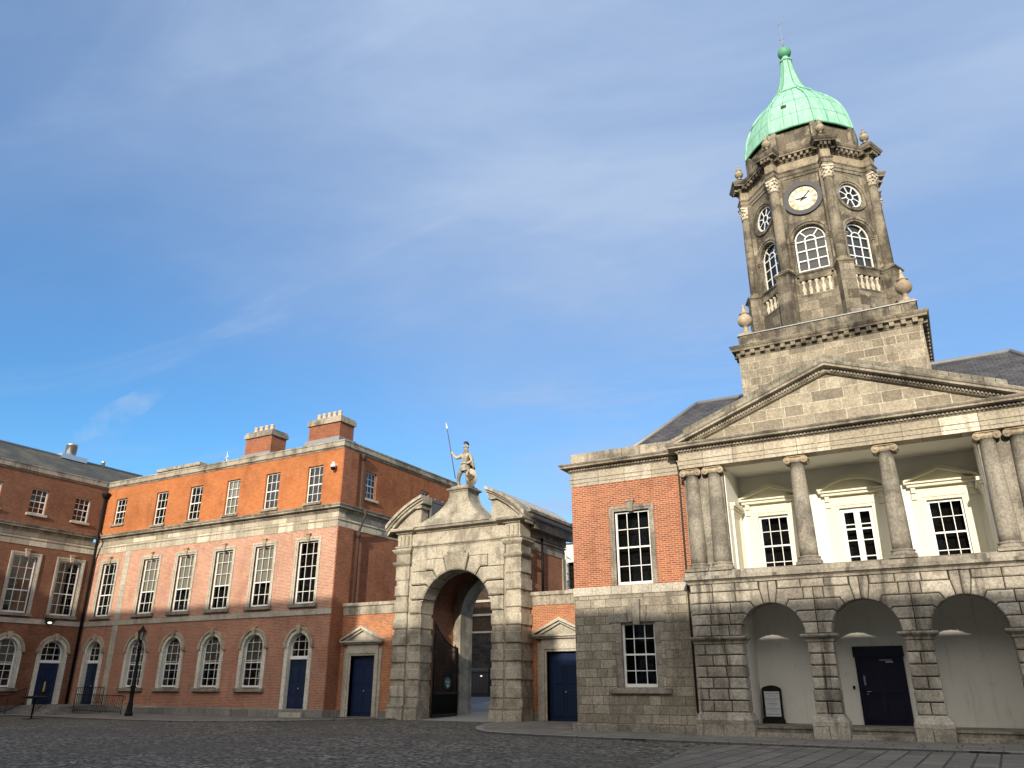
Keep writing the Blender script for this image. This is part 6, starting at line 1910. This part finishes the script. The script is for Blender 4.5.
# butt reaching the plinth
spn = mb.build('spear', 'dark_lead', ST)
mb = MB(); d_ = (tip - bot).normalized(); mb.tube([tip - d_ * .25, tip - d_ * .12, tip + d_ * .20], [.02, .055, .004], 6); mb.build('spear_head', 'spear_metal', spn)
mb = MB()
m = MB(); m.lathe([(0, 0), (.06, -.07), (.16, -.05), (.26, -.02), (.275, .01), (.26, .03), (0, .03)], (0, 0, 0), 22)
c0 = Vector(S(.40, -.10, .38)); ex = Vector((.93, .33, 0)).normalized(); ey = Vector((.05, -.1, 1)).normalized(); ez = ex.cross(ey).normalized()
mb.v += [c0 + (ex * v.x * .95 + ey * v.y * 1.45) * sc_ - ez * v.z * sc_ * -1 for v in m.v]; mb.f += m.f; mb.sm += m.sm
sh = mb.build('shield', 'statue_lead', ST)
mb = MB()
rnd = random.Random(2)
for i in range(26):
    a = rnd.uniform(0, 2 * PI); r_ = rnd.uniform(.03, .15)
    c = c0 + (ex * math.cos(a) * r_ + ey * (math.sin(a) * r_ * 1.2 + .08)) * sc_
    m = MB(); m.lathe([(math.sin(PI * i_ / 6) * .045 + .001, -math.cos(PI * i_ / 6) * .045) for i_ in range(7)], (0, 0, 0), 7)
    i0 = len(mb.v); mb.v += [c + v * sc_ - ez * .0 + Vector((0, -.06, 0)) for v in m.v]; mb.f += [tuple(i0 + q for q in f) for f in m.f]; mb.sm += m.sm
mb.build('lion_mask', 'dark_lead', sh)
mb = MB(); 
base = []
for i in range(14):
    a = 2 * PI * i / 14; rr = .46 + .05 * math.sin(3 * a); base.append((PXc + rr * math.cos(a) * 1.15, PYc + rr * math.sin(a) * .9))
mb.prism([(x, y, 10.80) for x, y in base], [(x * .9 + PXc * .1, y * .9 + PYc * .1, 10.90) for x, y in base])
mb.build('statue_base', 'statue_lead', ST)

# ================================================================== BEHIND THE GATE
BG = thing('stone_building', 'dark stone and brick building across the street, seen through the gate arch', 'building', (-36, 61, 0))
FB_ = Fr((0, 61, 0), 0.)
mb = MB(); mb.wall(FB_, rect(-62, -14, 0, 5.85), [rect(x, x + 1.2, 3.9, 5.1) for x in (-55, -50, -45, -41, -32)] , 0, .5); mb.build('stone_wall', 'calp', BG)
mb = MB(); mb.wall(FB_, rect(-62, -14, 5.85, 11.5), [rect(x, x + 1.3, 8.9, 10.8) for x in (-55, -50, -45, -40.6, -34, -29)], 0, .4); mb.build('upper_wall', 'calp_brown', BG)
mb = MB(); mb.fb(FB_, -62, -14, 7.25, 7.42, .12, -.1); mb.fb(FB_, -62, -14, 8.42, 8.62, .14, -.1); mb.fb(FB_, -62, -14, 5.8, 5.95, .06, -.1); mb.build('string_course', 'surround_stone', BG)
mb = MB(); mb.fb(FB_, -62, -14, .0, 11.5, -.6, -.7); mb.build('dark_room_sheet', 'unlit_room', BG)  # dark sheet behind the openings in place of unlit rooms
mb = MB(); mb.fb(FB_, -38.2, -36.3, .6, 2.9, .02, -.1); dd_ = mb.build('door', 'black_paint', BG)
mb = MB(); mb.fb(FB_, -36.98, -36.88, 2.2, 2.32, .2, .0); mb.build('wall_lamp', 'lamp_glow', BG)
RL = thing('street_railing', 'black iron street railing in front of the dark stone building beyond the gate', 'railing', (-37, 59.5, .6))
mb = MB()
for i in range(90):
    x = -42 + i * .14
    mb.tube([(x, 59.5, .6), (x, 59.5, 2.75)], .022, 4)
mb.build('bars', 'iron', RL)
mb = MB(); mb.box(-42, -29.4, 59.46, 59.54, 2.5, 2.58); mb.build('rail', 'iron', RL); mb = MB(); mb.box(-42, -29.4, 59.46, 59.54, .8, .88); mb.build('rail', 'iron', RL)
# white fronted house seen above the right link wall
WH = thing('white_house', 'white stucco house front with black balcony ironwork, seen between the gate arch and clock tower', 'building', (-24, 52, 0))
FH = Fr((0, 52, 0), 0.)
mb = MB(); mb.wall(FH, rect(-25.6, -14.5, 0, 11.3), [rect(-24.35, -23.75, 8.0, 9.9), rect(-22.6, -22.0, 8, 9.9)], 0, .4); mb.build('stucco_wall', 'white_paint', WH)
mb = MB(); mb.fb(FH, -25.5, -14.5, 0, 11.3, -.5, -.6); mb.build('dark_room_sheet', 'unlit_room', WH)
mb = MB()
for i in range(14): mb.tube([FH.P(-24.9 + .1 * i, 7.6, .3), FH.P(-24.9 + .1 * i, 8.5, .3)], .015, 4)
mb.fb(FH, -25, -23.5, 8.5, 8.56, .33, .27); mb.fb(FH, -25, -23.5, 7.5, 7.6, .35, 0)
for z in (8.9, 9.5, 10.1): mb.tube([FH.P(-24.6, z, .1), FH.P(-24.3, z + .25, .25), FH.P(-24.0, z, .1)], .03, 4)
mb.build('balcony', 'iron', WH)
mb = MB(); mb.box(-24.6, -24.25, 51.6, 52, 0, 11.0); mb.build('downpipe', 'white_paint', WH)
mb = MB(); mb.q([(-26.4, 51.6, 11.3), (-14.5, 51.6, 11.3), (-14.5, 56, 13.6), (-26.4, 56, 13.6)]); mb.q([(-26.4, 56, 13.6), (-14.5, 56, 13.6), (-14.5, 60, 11.3), (-26.4, 60, 11.3)])
rfw = mb.build('roof', 'slate', WH, False)
mb = MB(); mb.box(-24.1, -23.3, 54.5, 55.3, 12.5, 13.9); mb.build('chimney', 'calp', rfw)

# ================================================================== COURTYARD OBJECTS
# steps platform in the corner
PF = thing('entrance_steps', 'pale granite steps in the corner before the two blue doors', 'steps', (-47, 29.8, 0))
mb = MB(); mb.box(X0 + .10, -44.95, 28.5, Y1 - .10, -.2, .46); mb.build('landing', 'granite_base', PF)
mb = MB(); mb.box(X0 + .10, -44.6, 28.1, 28.49, -.2, .30); mb.box(-44.94, -44.6, 28.5, Y1 - .1, -.2, .30); mb.box(X0 + .10, -44.2, 27.75, 28.09, -.2, .15); mb.box(-44.59, -44.2, 28.1, Y1 - .1, -.2, .15); mb.build('tread', 'granite_base', PF)
def railing(label, pts, h, n, group='black railings by the entrance steps'):
    T_ = thing('railing', label, 'railing', pts[0], group)
    mb = MB(); P3 = [Vector(p) for p in pts]; bars = MB()
    mb.tube([p + Vector((0, 0, h)) for p in P3], .022, 6); mb.tube([p + Vector((0, 0, .12)) for p in P3], .016, 5)
    for p in P3: mb.tube([p, p + Vector((0, 0, h))], .022, 6)
    # scrolled foot
    e = P3[-1]; d = (P3[-1] - P3[-2]).normalized(); mb.tube([e + Vector((0, 0, h)), e + d * .12 + Vector((0, 0, h - .05)), e + d * .16 + Vector((0, 0, h - .16)), e + d * .06 + Vector((0, 0, h - .18))], .018, 5)
    mb.build('frame', 'iron', T_)
    for a, b in zip(P3, P3[1:]):
        k = max(1, int((b - a).length / .11))
        for i in range(1, k):
            p = a.lerp(b, i / k); bars.tube([p + Vector((0, 0, .12)), p + Vector((0, 0, h))], .014, 4)
    bars.build('bars', 'iron', T_)
railing('black iron railing on the right of the corner entrance steps', [(-44.95, 31.1, .46), (-44.95, 29.4, .46), (-44.2, 28.9, .12), (-41.0, 29.6, .06)], .95, 20)
railing('black iron railing on the left of the corner entrance steps', [(-48.4, 28.55, .46), (-48.1, 27.4, .05), (-47.4, 26.0, .05)], .95, 14)
railing('short black handrail between the two blue doors', [(-46.2, 28.55, .46), (-45.9, 27.7, .08)], .92, 6)
# lamp post
LP = thing('lamp_post', 'black cast iron lamp post standing before the first arched window', 'lamp post', (-38.93, 28.6, .05))
mb = MB(); c = (-38.93, 28.6, .05)
mb.lathe([(0, 0), (.20, 0), (.20, .12), (.17, .16), (.15, .30), (.13, .42), (.115, .55), (.13, .62), (.105, .70), (.10, 1.35), (.13, 1.40), (.13, 1.46), (.085, 1.52), (.07, 2.6), (.065, 3.35), (.095, 3.40), (.095, 3.46), (.055, 3.52), (.05, 3.72), (.085, 3.76), (0, 3.78)], c, 14)
for i in range(8):
    a = i * PI / 4; mb.tube([(c[0] + .15 * math.cos(a), c[1] + .15 * math.sin(a), c[2] + .14), (c[0] + .11 * math.cos(a), c[1] + .11 * math.sin(a), c[2] + .60)], .022, 5)
mb.tube([(c[0] - .26, c[1], c[2] + 3.3), (c[0] + .26, c[1], c[2] + 3.3)], .018, 6)
mb.tube([(c[0] - .20, c[1] - .02, c[2] + 1.43), (c[0] - .10, c[1], c[2] + 1.43)], .03, 6); mb.tube([(c[0] - .17, c[1] + .0, c[2] + 1.1), (c[0] - .10, c[1], c[2] + 1.1)], .03, 6)
mb.build('post', 'iron', LP)
mb = MB(); zz0 = c[2] + 3.78
def hexr(r_, z): return [(c[0] + r_ * math.cos(i * PI / 3), c[1] + r_ * math.sin(i * PI / 3), z) for i in range(6)]
for i in range(6): mb.tube([hexr(.13, zz0)[i], hexr(.21, zz0 + .42)[i]], .012, 4)
mb.prism(hexr(.24, zz0 + .42), hexr(.10, zz0 + .60)); mb.lathe([(0, 0), (.07, 0), (.08, .05), (.03, .10), (.02, .16), (0, .2)], (c[0], c[1], zz0 + .60), 8); mb.prism(hexr(.14, zz0 - .02), hexr(.14, zz0))
ln = mb.build('lantern_frame', 'iron', LP)
mb = MB(); mb.prism(hexr(.125, zz0 + .002), hexr(.20, zz0 + .415)); mb.build('lantern_glass', 'glass', ln)
# pedestal table
TB = thing('pedestal_table', 'black round topped table on one thin leg, on the cobbles at the left', 'table', (-40.9, 24.64, 0))
mb = MB(); mb.lathe([(0, .93), (.30, .93), (.56, .975), (.57, 1.0), (.55, 1.02), (.10, 1.07), (0, 1.07)], (-40.9, 24.64, 0), 24); mb.build('table_top', 'iron', TB)
mb = MB(); mb.lathe([(0, .03), (.06, .03), (.04, .08), (.035, .90), (.10, .965), (0, .965)], (-40.9, 24.64, 0), 12); mb.build('leg', 'iron', TB)
mb = MB(); mb.lathe([(0, .0), (.42, .0), (.42, .012), (.08, .03), (0, .03)], (-40.9, 24.64, .0), 20); mb.build('foot_plate', 'iron', TB)
# sandwich board
SB = thing('sandwich_board', 'black framed poster board leaning by the left arcade wall', 'sign', (-6.10, 29.38, .35))
lean = R(7)
class FrT(Fr):
    def __init__(s, o, ang, lean):
        Fr.__init__(s, o, ang); s.ln = lean
    def P(s, u, v, d=0.):
        return s.o + s.u * u + Vector((0, 0, 1)) * (v * math.cos(s.ln) + d * math.sin(s.ln)) + s.n * (d * math.cos(s.ln) - v * math.sin(s.ln))
FSb = FrT((-6.12, 29.42, .352), R(6), lean)
mb = MB()
top = [(.33, 1.10)] + arc(0, .62, .60, 60, 120, 8) + [(-.33, 1.10)]
mb.fp(FSb, [(-.33, .16), (.33, .16)] + top, .0, -.03)
fr_ = mb.build('frame', 'iron', SB)
mb = MB(); mb.fp(FSb, [(-.38, 0), (.38, 0), (.34, .16), (-.34, .16)], .07, -.10); mb.build('base', 'iron', SB)
mb = MB(); mb.fb(FSb, -.25, .25, .22, 1.02, .008, -.0); mb.build('poster', 'paper', SB)
def text_obj(body, size, F, u, v, d, parent, mat, name='lettering'):
    cu = bpy.data.curves.new(name, 'FONT'); cu.body = body; cu.size = size; cu.align_x = 'CENTER'; cu.extrude = .001
    o = bpy.data.objects.new(name, cu); 
    ux = F.P(1, 0, 0) - F.P(0, 0, 0); vy = F.P(0, 1, 0) - F.P(0, 0, 0); nn = F.P(0, 0, 1) - F.P(0, 0, 0)
    col.objects.link(o)
    dg = bpy.context.evaluated_depsgraph_get(); me = bpy.data.meshes.new_from_object(o.evaluated_get(dg))
    bpy.data.objects.remove(o)
    M4 = Matrix.Identity(4)
    for r_ in range(3): M4[r_][0] = ux[r_]; M4[r_][1] = vy[r_]; M4[r_][2] = nn[r_]; M4[r_][3] = (F.P(u, v, d) - WO[parent])[r_]
    me.transform(M4); me.materials.clear(); me.materials.append(MT[mat])
    q = bpy.data.objects.new(name, me); col.objects.link(q); q.parent = parent; WO[q] = WO[parent]
    return q
for s_, z_, sz in (('GUIDED TOURS', .93, .062), ('FOOD & BEVERAGE', .76, .054), ('CATERING', .60, .068), ('CONFERENCES', .44, .062), ('EVENTS & MORE', .27, .058)):
    text_obj(s_, sz, FSb, 0, z_, .011, SB, 'black_text')
mb = MB()
for z_ in (.87, .71, .55, .39): mb.fb(FSb, -.12, .12, z_, z_ + .008, .011, .008)
mb.build('poster_rule', 'black_text', SB)
# cctv
CC = thing('security_camera', 'white dome security camera high on the brick corner near the gate', 'camera', (-28.55, 31.35, 12.75))
mb = MB(); mb.lathe([(.001, -.17), (.09, -.14), (.13, -.06), (.13, 0), (0, 0)], (-28.6, 31.15, 12.72), 14); mb.build('dome_housing', 'iron', CC)
mb = MB(); mb.lathe([(0, 0), (.15, 0), (.15, .12), (.07, .2), (.07, .30), (0, .3)], (-28.6, 31.15, 12.72), 14); mb.box(-28.66, -28.54, 31.15, 31.4, 12.86, 12.98); mb.build('bracket', 'white_paint', CC)
AN = thing('roof_aerial', 'small white aerial on the parapet left of the nearer chimney pair', 'aerial', (-38.2, 31.9, 14.3))
mb = MB(); mb.tube([(-38.0, 31.9, 14.3), (-38.1, 31.9, 14.75), (-38.35, 31.9, 14.55)], .03, 5); mb.tube([(-38.1, 31.9, 14.75), (-38.12, 31.9, 15.15)], .02, 5); mb.tube([(-38.3, 31.9, 14.75), (-37.95, 31.9, 14.85)], .03, 5); mb.build('mast', 'spear_metal', AN)

# ================================================================== SOUTH RANGE (opposite side of the yard, behind the viewer)
SR = thing('south_range', 'tall brick range closing the south side of the yard', 'building', (-10, -18, 0))
FSR = Fr((30, -16, 0), R(180))
mb = MB()
# x ranges and heights as seen in plan; u runs towards -x from x=30
segs = [(-70, -16.8, 21.8), (-16.8, -5.4, 20.05), (-5.4, -1.2, 18.95), (-1.2, 40, 18.72)]
for x0, x1, h_ in segs:
    mb.box(x0, x1, -26, -16, -.3, h_)
mb.build('brick_wall', 'calp', SR)
mb = MB()
for x0, x1, h_ in segs: mb.box(x0 + .01, x1 - .01, -16.0, -15.85, h_ - .5, h_ - .01)
mb.build('cornice', 'cornice_stone', SR)
mb = MB()
for i in range(28):
    for z0, z1 in ((1.4, 4.2), (5.6, 8.8), (10.6, 13), (14.4, 16.8)): mb.box(-66 + i * 3.6, -64.8 + i * 3.6, -16.0, -15.93, z0, z1)
mb.build('window', 'glass', SR)
mb = MB()
for i in range(28):
    for z0, z1 in ((1.4, 4.2), (5.6, 8.8), (10.6, 13), (14.4, 16.8)): mb.box(-66.1 + i * 3.6, -64.7 + i * 3.6, -16.0, -15.95, z0 - .1, z1 + .1)
mb.build('window_frame', 'white_paint', SR)
# clean scratch
for o in list(col.objects):
    if o.type == 'MESH' and len(o.data.vertices) == 0: bpy.data.objects.remove(o)

# steam drifting from the roof vent
SM = NT('steam'); SM.t.nodes.remove(SM.b)
pv = SM.n('ShaderNodeVolumePrincipled'); pv.inputs['Color'].default_value = (.95, .95, .97, 1)
Pn = SM.obj(); nn_ = SM.noise(SM.mapping(Pn, (.55, .55, .8)), 1.0, 5, .65)
SM.l(SM.math('MULTIPLY', SM.ramp(nn_, .40, .72), .17), pv.inputs['Density'])
SM.l(pv.outputs[0], SM.out.inputs['Volume']); MT['steam'] = SM.m
mb = MB()
cs_ = [Vector((-54, 31.4, 17.9)), Vector((-53.6, 31.6, 18.5)), Vector((-52.6, 32, 19.2)), Vector((-51.0, 32.3, 19.9)), Vector((-48.9, 32.6, 20.6)), Vector((-47.0, 33, 21.2))]
mb.tube(cs_, [.35, .6, .8, .95, .9, .3], 12)
tag(mb.build('steam', 'steam'), 'thin pale steam drifting from the roof vent above the brick wing', 'steam', None, 'stuff')
